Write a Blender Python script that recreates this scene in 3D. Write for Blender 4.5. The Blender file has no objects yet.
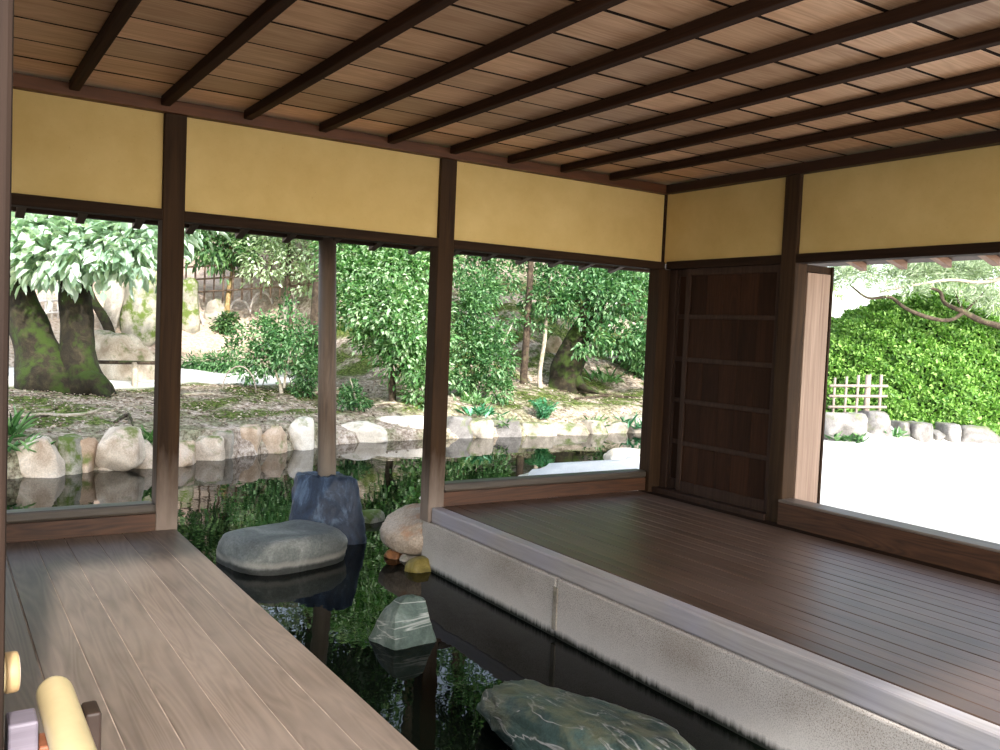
import bpy, bmesh, math, random
import numpy as np
from mathutils import Vector, Matrix, noise

SC = bpy.context.scene
COL = SC.collection
PI = math.pi
random.seed(7)

# ------------------------------------------------------------------ camera
CAM = Vector((-4.98645, -5.31521, 1.24688))
RX = Vector((0.83860764, -0.54305785, 0.04272481))
UP = Vector((-0.00850409, 0.06537108, 0.99782479))
FW = Vector((0.54466955, 0.83714682, -0.05020247))
FOC = 878.0


def ray(px, py):
    return FW + RX * ((px - 500) / FOC) - UP * ((py - 375) / FOC)


def pix(px, py, d):
    return CAM + ray(px, py) * d


def onz(px, py, z):
    r = ray(px, py)
    return CAM + r * ((z - CAM.z) / r.z)


cd = bpy.data.cameras.new('camera')
cam = bpy.data.objects.new('camera', cd)
COL.objects.link(cam)
cd.sensor_width = 36.0
cd.lens = FOC / 1000 * 36.0
cd.clip_start = 0.02
cd.clip_end = 500
M = Matrix.Identity(4)
for i in range(3):
    M[i][0] = RX[i]; M[i][1] = UP[i]; M[i][2] = -FW[i]; M[i][3] = CAM[i]
cam.matrix_world = M
SC.camera = cam


# ------------------------------------------------------------------ materials
def C(h):
    """sRGB hex -> linear"""
    v = [int(h[i:i + 2], 16) / 255 for i in (0, 2, 4)]
    return tuple((x / 12.92 if x <= .04045 else ((x + .055) / 1.055) ** 2.4) for x in v) + (1.0,)


class NT:
    def __init__(self, name):
        self.m = bpy.data.materials.new(name)
        self.m.use_nodes = True
        self.t = self.m.node_tree
        self.t.nodes.clear()
        self.out = self.n('ShaderNodeOutputMaterial')
        self.b = self.n('ShaderNodeBsdfPrincipled')
        self.l(self.b.outputs[0], self.out.inputs[0])

    def n(self, typ, **kw):
        x = self.t.nodes.new(typ)
        for k, v in kw.items():
            setattr(x, k, v)
        return x

    def l(self, a, b):
        self.t.links.new(a, b)

    def coord(self, scale=(1, 1, 1), rnd=False, attr=None):
        tc = self.n('ShaderNodeTexCoord')
        src = tc.outputs['Object']
        if rnd:
            oi = self.n('ShaderNodeObjectInfo')
            ml = self.n('ShaderNodeMath', operation='MULTIPLY'); ml.inputs[1].default_value = 53.0
            self.l(oi.outputs['Random'], ml.inputs[0])
            ad = self.n('ShaderNodeVectorMath', operation='ADD')
            self.l(src, ad.inputs[0]); self.l(ml.outputs[0], ad.inputs[1])
            src = ad.outputs[0]
        if attr:
            at = self.n('ShaderNodeAttribute', attribute_name=attr)
            ml = self.n('ShaderNodeMath', operation='MULTIPLY'); ml.inputs[1].default_value = 91.0
            self.l(at.outputs['Fac'], ml.inputs[0])
            ad = self.n('ShaderNodeVectorMath', operation='ADD')
            self.l(src, ad.inputs[0]); self.l(ml.outputs[0], ad.inputs[1])
            src = ad.outputs[0]
        mp = self.n('ShaderNodeMapping')
        mp.inputs['Scale'].default_value = scale
        self.l(src, mp.inputs['Vector'])
        return mp.outputs[0]

    def noise(self, vec, scale=1.0, detail=5.0, rough=.6, dist=0.0):
        x = self.n('ShaderNodeTexNoise')
        x.inputs['Scale'].default_value = scale
        x.inputs['Detail'].default_value = detail
        x.inputs['Roughness'].default_value = rough
        x.inputs['Distortion'].default_value = dist
        self.l(vec, x.inputs['Vector'])
        return x.outputs['Fac']

    def ramp(self, fac, stops):
        r = self.n('ShaderNodeValToRGB')
        e = r.color_ramp.elements
        while len(e) < len(stops):
            e.new(0.5)
        for k, (p, c) in enumerate(stops):
            e[k].position = p; e[k].color = c
        self.l(fac, r.inputs[0])
        return r.outputs[0]

    def mix(self, fac, a, b, mode='MIX'):
        x = self.n('ShaderNodeMix', data_type='RGBA', blend_type=mode)
        for v, i in ((fac, 0), (a, 6), (b, 7)):
            if hasattr(v, 'is_linked'):
                self.l(v, x.inputs[i])
            else:
                x.inputs[i].default_value = v
        return x.outputs[2]

    def math(self, op, a, b=0.0, clamp=False):
        x = self.n('ShaderNodeMath', operation=op); x.use_clamp = clamp
        for v, i in ((a, 0), (b, 1)):
            if hasattr(v, 'is_linked'):
                self.l(v, x.inputs[i])
            else:
                x.inputs[i].default_value = v
        return x.outputs[0]

    def bump(self, h, strength=.2, dist=.01):
        x = self.n('ShaderNodeBump')
        x.inputs['Strength'].default_value = strength
        x.inputs['Distance'].default_value = dist
        self.l(h, x.inputs['Height'])
        self.l(x.outputs[0], self.b.inputs['Normal'])

    def done(self, col=None, rough=.6, spec=.5):
        if col is not None:
            if hasattr(col, 'is_linked'):
                self.l(col, self.b.inputs['Base Color'])
            else:
                self.b.inputs['Base Color'].default_value = col
        if hasattr(rough, 'is_linked'):
            self.l(rough, self.b.inputs['Roughness'])
        else:
            self.b.inputs['Roughness'].default_value = rough
        self.b.inputs['Specular IOR Level'].default_value = spec
        return self.m


def wood(name, dark, light, axis=0, across=26, along=1.3, rough=.55, spec=.4, attr=None, var=.5,
         grain=.55, blotch=None, bumps=.25, rings=False, foot=None):
    t = NT(name)
    sc = [across] * 3; sc[axis] = along
    v = t.coord(tuple(sc), rnd=(attr is None), attr=attr)
    n = t.noise(v, 1.0, 6, .65, .8)
    fac = n
    if rings:
        s2 = [7.0] * 3; s2[axis] = .55
        v2 = t.coord(tuple(s2), rnd=(attr is None), attr=attr)
        base = t.noise(v2, 1.0, 2, .5, .4)
        w = t.math('FRACT', t.math('MULTIPLY', base, 17.0))
        w = t.math('ABSOLUTE', t.math('SUBTRACT', w, .5))
        fac = t.math('ADD', t.math('MULTIPLY', n, .78), t.math('MULTIPLY', w, .44), True)
    col = t.ramp(fac, [(.5 - grain / 2, dark), (.5 + grain / 2, light)])
    if blotch is not None:
        v3 = t.coord((1.6, 1.6, 1.6), rnd=(attr is None))
        b = t.noise(v3, 1.0, 4, .6)
        bf = t.ramp(b, [(.42, (0, 0, 0, 1)), (.68, (1, 1, 1, 1))])
        col = t.mix(t.math('MULTIPLY', bf, .6), col, blotch)
    if attr:
        a = t.n('ShaderNodeAttribute', attribute_name=attr)
        val = t.math('ADD', t.math('MULTIPLY', a.outputs['Fac'], var), 1 - var / 2)
        cmb = t.n('ShaderNodeCombineColor')
        for i in range(3):
            t.l(val, cmb.inputs[i])
        col = t.mix(1.0, col, cmb.outputs[0], 'MULTIPLY')
    if foot is not None:
        tc = t.n('ShaderNodeTexCoord'); sx = t.n('ShaderNodeSeparateXYZ'); t.l(tc.outputs['Object'], sx.inputs[0])
        zz = t.math('ADD', sx.outputs[2], t.math('MULTIPLY', t.noise(t.coord((12, 12, 2)), 1, 4, .6), .5))
        ff = t.ramp(t.math('MULTIPLY', zz, 1.0), [(.32, (1, 1, 1, 1)), (.72, (0, 0, 0, 1))])
        col = t.mix(t.math('MULTIPLY', ff, .8), col, foot)  # pale base: weathering, lightened further to stand in for skylight on the post
    t.bump(n, bumps, .004)
    return t.done(col, rough, spec)


def stone(name, c1, c2, c3, scale=3.0, speck=.25, moss=None, moss_amt=.5, rough=.8, bumps=.5, vein=None, aniso=None, vsc=(2.0, 2.0, 7.0), vw=.035, ring=None):
    t = NT(name)
    v = t.coord(aniso or ((scale,) * 3), rnd=True)
    n = t.noise(v, 1.0, 8, .62, .6)
    col = t.ramp(n, [(.3, c1), (.52, c2), (.72, c3)])
    v2 = t.coord((70,) * 3)
    s = t.noise(v2, 1.0, 3, .7)
    sp = t.ramp(s, [(.35, (.45, .45, .45, 1)), (.65, (1.25, 1.25, 1.25, 1))])
    col = t.mix(speck, col, t.mix(1.0, col, sp, 'MULTIPLY'))
    if vein is not None:
        v3 = t.coord(vsc, rnd=True)
        w = t.noise(v3, 1.4, 3, .5, 2.2)
        w = t.math('ABSOLUTE', t.math('SUBTRACT', w, .5))
        f = t.ramp(w, [(.0, (1, 1, 1, 1)), (vw, (0, 0, 0, 1))])
        col = t.mix(t.math('MULTIPLY', f, .75), col, vein)
    if ring is not None:
        tc = t.n('ShaderNodeTexCoord'); rz = t.n('ShaderNodeSeparateXYZ'); t.l(tc.outputs['Object'], rz.inputs[0])
        zz = t.math('ADD', rz.outputs[2], t.math('MULTIPLY', t.noise(t.coord((6, 6, 3)), 1, 4, .6), .05))
        rf = t.ramp(zz, [(0, (0, 0, 0, 1)), (ring[0], (0, 0, 0, 1)), (ring[0] + .02, (1, 1, 1, 1)), (ring[0] + .035, (1, 1, 1, 1)), (ring[0] + .06, (0, 0, 0, 1))])
        dk = t.ramp(zz, [(ring[0], (1, 1, 1, 1)), (ring[0] + .02, (0, 0, 0, 1))])
        col = t.mix(t.math('MULTIPLY', rf, .45), col, ring[1])
        col = t.mix(t.math('MULTIPLY', dk, .8), col, C('1c1c18'))
    if moss is not None:
        g = t.n('ShaderNodeNewGeometry')
        sx = t.n('ShaderNodeSeparateXYZ'); t.l(g.outputs['Normal'], sx.inputs[0])
        mm = t.math('ADD', t.math('MULTIPLY', t.noise(t.coord((4.5,) * 3, rnd=True), 1.0, 6, .65), 1.0),
                    t.math('MULTIPLY', sx.outputs[2], .15))
        mf = t.ramp(mm, [(.62 - .2 * moss_amt, (0, 0, 0, 1)), (.76 - .2 * moss_amt, (1, 1, 1, 1))])
        col = t.mix(mf, col, moss)
    t.bump(n, bumps, .03)
    return t.done(col, rough, .35)


def leafmat(name, c1, c2, c3, rough=.42, spec=.5, trans=.3):
    t = NT(name)
    a = t.n('ShaderNodeAttribute', attribute_name='rnd')
    col = t.ramp(a.outputs['Fac'], [(0, c1), (.5, c2), (1, c3)])
    t.done(col, rough, spec)
    tr = t.n('ShaderNodeBsdfTranslucent')
    mc = t.mix(1.0, col, (1.0, 1.15, .5, 1), 'MULTIPLY')
    t.l(mc, tr.inputs['Color'])
    mx = t.n('ShaderNodeMixShader'); mx.inputs[0].default_value = trans
    t.l(t.b.outputs[0], mx.inputs[1]); t.l(tr.outputs[0], mx.inputs[2])
    t.l(mx.outputs[0], t.out.inputs[0])
    return t.m


def plain(name, c, rough=.6, spec=.4, nz=12, amt=.35):
    t = NT(name)
    n = t.noise(t.coord((nz,) * 3, rnd=True), 1.0, 5, .6)
    d = tuple(x * (1 - amt) for x in c[:3]) + (1,)
    l = tuple(min(1, x * (1 + amt)) for x in c[:3]) + (1,)
    col = t.ramp(n, [(.3, d), (.7, l)])
    t.bump(n, .2, .004)
    return t.done(col, rough, spec)


MAT = {}
MAT['post_dark'] = wood('post_dark_wood', C('1c130d'), C('48331f'), axis=2, rough=.75, spec=.15, blotch=C('3a2a1e'), foot=C('94857a'))
MAT['post_plain'] = wood('post_plain_wood', C('1e150e'), C('4c3826'), axis=2, rough=.75, spec=.15, blotch=C('3a2c20'))
MAT['post_corner'] = wood('post_corner_wood', C('1e140c'), C('44301f'), axis=2, rough=.7, spec=.15)
MAT['post_grey'] = wood('post_grey_wood', C('40332a'), C('857060'), axis=2, blotch=C('6c5e52'), foot=C('a09488'))
MAT['post_pale'] = wood('post_pale_wood', C('735846'), C('bea28e'), axis=2, grain=.6, across=44, along=.9)
MAT['near_post'] = wood('near_post_wood', C('140d09'), C('33251d'), axis=2, rough=.75, spec=.15, across=34, rings=True)
MAT['beam_x'] = wood('beam_wood_x', C('1a120c'), C('3c2a1c'), axis=0, rough=.75, spec=.12)
MAT['beam_y'] = wood('beam_wood_y', C('160f0a'), C('34241a'), axis=1, rough=.75, spec=.12)
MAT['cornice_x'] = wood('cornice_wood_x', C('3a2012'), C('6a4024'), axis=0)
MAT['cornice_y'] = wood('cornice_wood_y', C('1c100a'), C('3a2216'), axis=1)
MAT['batten'] = wood('batten_wood', C('1c110a'), C('41291a'), axis=1, across=40, rough=.75, spec=.12)
MAT['sill_brown'] = wood('sill_brown_wood', C('2a180e'), C('5e3c26'), axis=0, across=20, rings=True)
MAT['sill_brown_y'] = wood('sill_brown_wood_y', C('2a1a10'), C('5e3e2a'), axis=1, across=20, rings=True)
MAT['sill_cap'] = wood('sill_cap_wood', C('2e2822'), C('5e544a'), axis=0, rough=.45)
MAT['sill_cap_y'] = wood('sill_cap_wood_y', C('4a4038'), C('8d8074'), axis=1, rough=.45)
MAT['ceil'] = wood('ceiling_boards', C('a06c46'), C('e8c29c'), axis=0, across=14, along=.9, attr='rnd', var=.6,
                   rings=True, rough=.5, grain=.9, spec=.4)
MAT['deck_l'] = wood('deck_boards_weathered', C('4c4038'), C('8c7b6e'), axis=1, across=20, along=.8, attr='rnd', var=.22,
                     rings=True, rough=.5, grain=.8, spec=.45, blotch=C('84766c'))
MAT['deck_r'] = wood('deck_boards_brown', C('35271f'), C('705848'), axis=1, across=26, along=.7, attr='rnd', var=.3,
                     rough=.40, grain=.6, spec=.5, blotch=C('6e5c52'), bumps=.12)
MAT['nosing'] = wood('nosing_wood', C('8d8684'), C('c0bab8'), axis=1, rough=.5, blotch=C('a4a2b4'))
MAT['door_frame'] = wood('door_frame_wood', C('241811'), C('44332a'), axis=2, rough=.65, spec=.15)
MAT['door_panel'] = wood('door_panel_wood', C('1a0f09'), C('3e2618'), axis=2, across=18, attr='rnd', var=.6, rings=True, rough=.7, spec=.12, grain=.8)
MAT['rafter_x'] = wood('rafter_wood_x', C('6a4a36'), C('a07a60'), axis=0)  # lighter copy of the rafter wood, bounce light painted into its tone
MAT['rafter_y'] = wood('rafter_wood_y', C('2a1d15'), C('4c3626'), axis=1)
MAT['soffit'] = wood('soffit_wood', C('2a1c14'), C('54392a'), axis=0)
MAT['roof'] = plain('roof_bark', C('4a3a2e'), .9, .2)
MAT['seam_dust'] = plain('seam_dust', C('a8998c'), .9, .1, 8, .4)
MAT['joint_dark'] = plain('joint_dark', C('20140c'), .9, .1)
MAT['block'] = wood('stand_wood', C('6e3d24'), C('a0654a'), axis=2, across=30)
MAT['block_grey'] = wood('stand_cap_wood', C('5f5862'), C('847c88'), axis=0, across=30)
MAT['block_dark'] = plain('stand_dark_wood', C('2c1f18'), .6)


def m_plaster():
    t = NT('ochre_plaster')
    n = t.noise(t.coord((2.2,) * 3), 1.0, 7, .65)
    col = t.ramp(n, [(.3, C('c2a76a')), (.7, C('d2b97e'))])
    s = t.noise(t.coord((60,) * 3), 1.0, 4, .7)
    sp = t.ramp(s, [(.27, C('a8823f')), (.36, (1, 1, 1, 1))])
    col = t.mix(.25, col, t.mix(1.0, col, sp, 'MULTIPLY'))
    t.bump(s, .15, .003)
    return t.done(col, .9, .15)


MAT['plaster'] = m_plaster()


def m_granite():
    t = NT('granite_plinth')
    v = t.coord((1.8, 1.8, 3))
    n = t.noise(v, 1.0, 6, .6)
    col = t.ramp(n, [(.3, C('aea49a')), (.7, C('d0c9c2'))])
    s = t.noise(t.coord((170,) * 3), 1.0, 2, .8)
    sp = t.ramp(s, [(.34, C('8c847c')), (.52, (1, 1, 1, 1))])
    col = t.mix(.8, col, t.mix(1.0, col, sp, 'MULTIPLY'))
    # lime bloom and algae fringe just above the water line
    tc = t.n('ShaderNodeTexCoord'); sx = t.n('ShaderNodeSeparateXYZ'); t.l(tc.outputs['Object'], sx.inputs[0])
    z = t.math('ADD', sx.outputs[2], t.math('MULTIPLY', t.noise(t.coord((9, 9, 1)), 1, 4, .7), .06))
    bl = t.ramp(z, [(.20, (1, 1, 1, 1)), (.36, (0, 0, 0, 1))])
    col = t.mix(t.math('MULTIPLY', bl, .6), col, C('dcd6cf'))
    fr = t.math('ADD', sx.outputs[2], t.math('MULTIPLY', t.noise(t.coord((40, 40, 2)), 1, 3, .8), .05))
    dk = t.ramp(fr, [(.158, (1, 1, 1, 1)), (.195, (0, 0, 0, 1))])
    col = t.mix(dk, col, C('20231c'))
    t.bump(s, .25, .003)
    return t.done(col, .8, .3)


MAT['granite'] = m_granite()


def m_water():
    t = NT('pond_water')
    n1 = t.noise(t.coord((3.0, 3.0, 3.0)), 1.0, 3, .5, .3)
    n2 = t.noise(t.coord((.8, .8, .8)), 1.0, 2, .5)
    h = t.math('ADD', t.math('MULTIPLY', n1, .35), n2)
    t.bump(h, .09, .05)
    t.b.inputs['IOR'].default_value = 1.20
    return t.done(C('050805'), .015, .5)


MAT['water'] = m_water()


def m_ground():
    t = NT('garden_ground')
    a = t.n('ShaderNodeAttribute', attribute_name='zone')
    sep = t.n('ShaderNodeSeparateColor'); t.l(a.outputs['Color'], sep.inputs[0])
    n = t.noise(t.coord((1.3,) * 3), 1.0, 8, .7, .3)
    f = t.noise(t.coord((14,) * 3), 1.0, 6, .75)
    earth = t.ramp(f, [(.34, C('5c4c40')), (.47, C('a09080')), (.6, C('d0c2b4'))])
    mossc = t.ramp(f, [(.36, C('232c10')), (.5, C('4c5c26')), (.66, C('808f4c'))])
    mf = t.ramp(n, [(.43, (0, 0, 0, 1)), (.54, (1, 1, 1, 1))])
    mf = t.math('MULTIPLY', mf, sep.outputs[1])
    col = t.mix(mf, earth, mossc)
    litter = t.ramp(t.noise(t.coord((34,) * 3), 1.0, 3, .8), [(.58, (0, 0, 0, 1)), (.64, (1, 1, 1, 1))])
    col = t.mix(t.math('MULTIPLY', litter, .8), col, C('a8937c'))
    grav = t.ramp(t.noise(t.coord((40,) * 3), 1.0, 4, .8), [(.3, C('e6e2d8')), (.7, C('f8f6f0'))])
    col = t.mix(sep.outputs[0], col, grav)
    pink = t.ramp(f, [(.3, C('b89c88')), (.6, C('d8c2b0')), (.75, C('e6d6c8'))])
    col = t.mix(sep.outputs[2], col, pink)
    t.bump(f, .6, .05)
    return t.done(col, .95, .1)


MAT['ground'] = m_ground()
MAT['stone_pale'] = stone('stone_pale', C('a8927c'), C('d2c2ae'), C('eadfd0'), 3.5, .4, C('6c7440'), .12)
MAT['stone_pink'] = stone('stone_pinkish', C('a08468'), C('cbb49c'), C('dccbb8'), 4, .35, C('707840'), .15)
MAT['stone_grey'] = stone('stone_grey', C('7c7468'), C('a89f92'), C('c8bfb2'), 4, .4, C('5c6838'), .25)
MAT['stone_moss'] = stone('stone_mossy', C('76746a'), C('a09a8a'), C('bcb6a6'), 4, .4, C('58682a'), .8)
MAT['stone_white'] = stone('stone_white', C('c8bca8'), C('e6dccc'), C('f4ede2'), 3, .3, C('8d9070'), -.1)
MAT['stone_hedge'] = stone('stone_hedge', C('5e5a56'), C('827e7a'), C('a29e9a'), 4, .5, C('6c7450'), .1, .8, .7)
MAT['stone_boulder'] = stone('stone_flat_boulder', C('4c504e'), C('747874'), C('a2a49e'), 3, .5, None, .0, .6, .7, ring=(.205, C('a8a298')))
MAT['stone_blue'] = stone('stone_blue_pillar', C('141b28'), C('303d52'), C('7890ac'), 5, .35, None, 0, .5, 1.0, None, (6, 6, 2.2))
MAT['stone_green'] = stone('stone_green_slab', C('202b28'), C('3f524e'), C('6e8680'), 3.5, .5, C('5f6350'), .1, .42, 1.0, C('b4b2b0'), (5, 2.5, 5), (4, 1.3, 5), .022)
MAT['stone_band'] = stone('stone_banded', C('2c3a32'), C('55645c'), C('8c9690'), 3.0, .4, None, 0, .5, .6, C('b4b6b0'), None, (.5, .5, 4), .03)
MAT['stone_rust'] = stone('stone_rust', C('5c3a20'), C('96643c'), C('b08a60'), 6, .3, None, 0, .5)
MAT['stone_olive'] = stone('stone_olive', C('4c4420'), C('827438'), C('a8985a'), 6, .3, None, 0, .45)
MAT['stone_boulder_pink'] = stone('stone_tan_boulder', C('a8937e'), C('c9b8a6'), C('dacfc2'), 3.2, .5, C('b08464'), -.12, .8)
MAT['bark_moss'] = stone('bark_mossy', C('16130c'), C('2a2418'), C('403a28'), 7, .5, C('2f3e12'), .55, .95, 1.0)
MAT['bark_dark'] = stone('bark_dark', C('2c241c'), C('4c4034'), C('6c5e4e'), 9, .5, C('4c5630'), .2, .95, .8)
MAT['bark_pale'] = stone('bark_pale', C('8a7c6c'), C('b3a795'), C('d0c6b8'), 10, .4, C('8a8f66'), .2, .9, .6)
MAT['bark_tan'] = stone('bark_tan', C('6e5a3e'), C('9a8258'), C('bca77c'), 10, .4, C('6c7040'), .2, .9, .6)
MAT['bamboo_yellow'] = plain('bamboo_yellow', C('c8b488'), .35, .5, 6, .14)
MAT['bamboo_node'] = plain('bamboo_node', C('b89a70'), .45, .4, 10, .15)
MAT['bamboo_cut'] = plain('bamboo_cut_end', C('dccfc8'), .7, .3, 20, .1)
MAT['bamboo_grey'] = plain('bamboo_grey', C('94877c'), .6, .3, 8, .25)
MAT['bamboo_white'] = plain('bamboo_white', C('d2cac4'), .6, .3, 8, .2)
MAT['bamboo_dark'] = plain('bamboo_dark', C('6c5a4c'), .7, .3, 8, .3)
MAT['leaf_big'] = leafmat('leaf_big_glossy', C('86a68c'), C('c0d6c6'), C('f2f8f4'), .3, .8, .3)  # near-white tones paint the sky sheen of upturned leaves into the colour
MAT['leaf_dark'] = leafmat('leaf_dark', C('24421e'), C('42683a'), C('7a9c64'), .4, .5, .3)
MAT['leaf_mid'] = leafmat('leaf_mid', C('2c5230'), C('52844c'), C('a4c898'), .38, .6, .42)
MAT['leaf_bright'] = leafmat('leaf_bright', C('3e6a38'), C('74a464'), C('d6e8ca'), .36, .6, .45)  # palest tone stands for glossy highlights on single leaves
MAT['leaf_pale'] = leafmat('leaf_pale', C('7a9468'), C('a8be94'), C('dce6d0'), .4, .5, .35)
MAT['leaf_hedge'] = leafmat('leaf_hedge', C('4a782e'), C('76a244'), C('a4c870'), .42, .45, .3)
MAT['leaf_lime'] = leafmat('leaf_lime', C('88a850'), C('b8d078'), C('e8f2b8'), .42, .45, .35)
MAT['leaf_pine'] = leafmat('leaf_pine', C('6c8460'), C('a0b48c'), C('dce6cc'), .5, .4, .15)
MAT['leaf_fern'] = leafmat('leaf_fern', C('2c6a44'), C('5aa478'), C('98d0ae'), .45, .4, .3)
MAT['leaf_shade'] = leafmat('leaf_deep_shade', C('12240e'), C('203c18'), C('3a5c2c'), .45, .4, .15)  # darker leaf tone with the deep shade of the canopy painted in
MAT['leaf_litter'] = leafmat('leaf_litter', C('5c4e42'), C('9c8c7c'), C('d0c4b4'), .7, .2, .05)
MAT['core'] = plain('hedge_core', C('2c3c1c'), .9, .1)  # solid dark fill standing for the shade between the hedge leaves


# ------------------------------------------------------------------ mesh helpers
def wloc(o):
    v = Vector((0, 0, 0))
    while o is not None:
        v += o.location; o = o.parent
    return v


def tag(o, label=None, cat=None, group=None, kind=None):
    for k, v in (('label', label), ('category', cat), ('group', group), ('kind', kind)):
        if v:
            o[k] = v
    return o


def empty(name, loc):
    o = bpy.data.objects.new(name, None)
    o.location = loc; o.empty_display_size = .1
    COL.objects.link(o)
    return o


def link(name, me, mat, parent=None):
    for m in (mat if isinstance(mat, (list, tuple)) else [mat]):
        me.materials.append(MAT[m])
    o = bpy.data.objects.new(name, me)
    COL.objects.link(o)
    n = len(me.vertices)
    co = np.empty(n * 3, np.float32); me.vertices.foreach_get('co', co); co = co.reshape(-1, 3)
    if parent is not None:
        o.parent = parent
        co -= np.array(wloc(parent), np.float32)
    else:
        lo, hi = co.min(0), co.max(0)
        c = np.array([(lo[0] + hi[0]) / 2, (lo[1] + hi[1]) / 2, lo[2]], np.float32)
        o.location = Vector([float(x) for x in c]); co -= c
    me.vertices.foreach_set('co', co.ravel())
    me.update()
    return o


def fin(name, bm, mat, parent=None, smooth=False):
    me = bpy.data.meshes.new(name)
    bmesh.ops.recalc_face_normals(bm, faces=bm.faces)
    if smooth:
        for f in bm.faces:
            f.smooth = True
    bm.to_mesh(me); bm.free()
    return link(name, me, mat, parent)


def addbox(bm, x0, x1, y0, y1, z0, z1, lay=None, val=0.0, m=None):
    vs = [bm.verts.new((x, y, z)) for z in (z0, z1) for (x, y) in ((x0, y0), (x1, y0), (x1, y1), (x0, y1))]
    if m is not None:
        for v in vs:
            v.co = m @ v.co
    for f in ((3, 2, 1, 0), (4, 5, 6, 7), (0, 1, 5, 4), (1, 2, 6, 5), (2, 3, 7, 6), (3, 0, 4, 7)):
        bm.faces.new([vs[i] for i in f])
    if lay is not None:
        for v in vs:
            v[lay] = val
    return vs


def bevel(bm, w, seg=2):
    bmesh.ops.bevel(bm, geom=list(bm.edges), offset=w, segments=seg, profile=.5, affect='EDGES')


def box(name, x0, x1, y0, y1, z0, z1, mat, parent=None, bev=.005, m=None):
    bm = bmesh.new()
    addbox(bm, x0, x1, y0, y1, z0, z1, m=m)
    if bev:
        bevel(bm, bev)
    return fin(name, bm, mat, parent)


def boards(name, specs, mat, parent=None, bev=.003):
    """several boards of one surface in one mesh, each with its own random tone"""
    bm = bmesh.new()
    lay = bm.verts.layers.float.new('rnd')
    for s in specs:
        addbox(bm, *s, lay=lay, val=random.random())
    if bev:
        bevel(bm, bev, 1)
    return fin(name, bm, mat, parent)


def ortho(d):
    d = d.normalized()
    a = Vector((0, 0, 1)) if abs(d.z) < .9 else Vector((1, 0, 0))
    u = d.cross(a).normalized()
    return u, d.cross(u).normalized()


def addtube(bm, pts, rad, seg=10, nz=0.0, seed=0, cap=True):
    rings = []
    n = len(pts)
    u = None
    for i, p in enumerate(pts):
        d = (pts[min(i + 1, n - 1)] - pts[max(i - 1, 0)])
        if u is None:
            u, w = ortho(d)
        else:
            dn = d.normalized()
            u = (u - dn * u.dot(dn)).normalized(); w = dn.cross(u)
        ring = []
        for k in range(seg):
            a = 2 * PI * k / seg
            r = rad[i]
            if nz:
                q = p * 3.0 + Vector((math.cos(a), math.sin(a), seed)) * 1.3
                r *= 1 + nz * noise.noise(q)
            ring.append(bm.verts.new(p + (u * math.cos(a) + w * math.sin(a)) * r))
        rings.append(ring)
    for a, b in zip(rings, rings[1:]):
        for k in range(seg):
            bm.faces.new((a[k], a[(k + 1) % seg], b[(k + 1) % seg], b[k]))
    if cap:
        bm.faces.new(rings[0][::-1]); bm.faces.new(rings[-1])


def smooth_path(pts, n=6):
    """Catmull-Rom through (Vector, radius) pairs"""
    P = [p for p, r in pts]; R = [r for p, r in pts]
    P = [P[0] * 2 - P[1]] + P + [P[-1] * 2 - P[-2]]
    out = []; rr = []
    for i in range(1, len(P) - 2):
        for k in range(n):
            t = k / n
            a, b, c, d = P[i - 1], P[i], P[i + 1], P[i + 2]
            out.append(.5 * ((2 * b) + (c - a) * t + (2 * a - 5 * b + 4 * c - d) * t * t + (3 * b - a - 3 * c + d) * t ** 3))
            rr.append(R[i - 1] * (1 - t) + R[i] * t)
    out.append(P[-2]); rr.append(R[-1])
    return out, rr


def limb(name, pts, mat, parent, seg=10, nz=.18, n=6):
    bm = bmesh.new()
    p, r = smooth_path(pts, n)
    addtube(bm, p, r, seg, nz, random.random() * 50)
    return fin(name, bm, mat, parent, True)


def limbs(name, paths, mat, parent, seg=7, nz=.12, n=4):
    bm = bmesh.new()
    for pts in paths:
        p, r = smooth_path(pts, n)
        addtube(bm, p, r, seg, nz, random.random() * 50)
    return fin(name, bm, mat, parent, True)


def rock(name, c, rad, mat, seed=0, e=3.0, cuts=9, nz=.10, rot=0.0, taper=0.0, sub=4, parent=None, flat=None, tilt=(0, 0), fine=.03, cr=(.72, .98)):
    rng = random.Random(seed)
    bm = bmesh.new()
    bmesh.ops.create_icosphere(bm, subdivisions=sub, radius=1.0)
    planes = []
    for i in range(cuts):
        n = Vector((rng.gauss(0, 1), rng.gauss(0, 1), rng.gauss(0, .8))).normalized()
        planes.append((n, rng.uniform(*cr)))
    if flat:
        planes.append((Vector((rng.uniform(-.06, .06), rng.uniform(-.06, .06), 1)).normalized(), flat))
    off = Vector((rng.uniform(-50, 50), rng.uniform(-50, 50), rng.uniform(-50, 50)))
    R = Matrix.Rotation(rot, 3, 'Z') @ Matrix.Rotation(tilt[0], 3, 'X') @ Matrix.Rotation(tilt[1], 3, 'Y')
    rv = Vector(rad)
    for v in bm.verts:
        d = v.co.normalized()
        s = (abs(d.x) ** e + abs(d.y) ** e + abs(d.z) ** e) ** (1 / e)
        p = d / s
        for n, h in planes:
            k = p.dot(n) - h
            if k > 0:
                p = p - n * (k * .92)
        q = p * 1.4 + off
        p = p * (1 + nz * noise.fractal(q, 1.0, 2.0, 3) + fine * noise.fractal(q * 5, .8, 2.0, 3))
        tp = 1 - taper * (p.z + 1) / 2
        p = Vector((p.x * tp * rv.x, p.y * tp * rv.y, p.z * rv.z))
        v.co = R @ p + Vector(c)
    return fin(name, bm, mat, parent, True)


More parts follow.
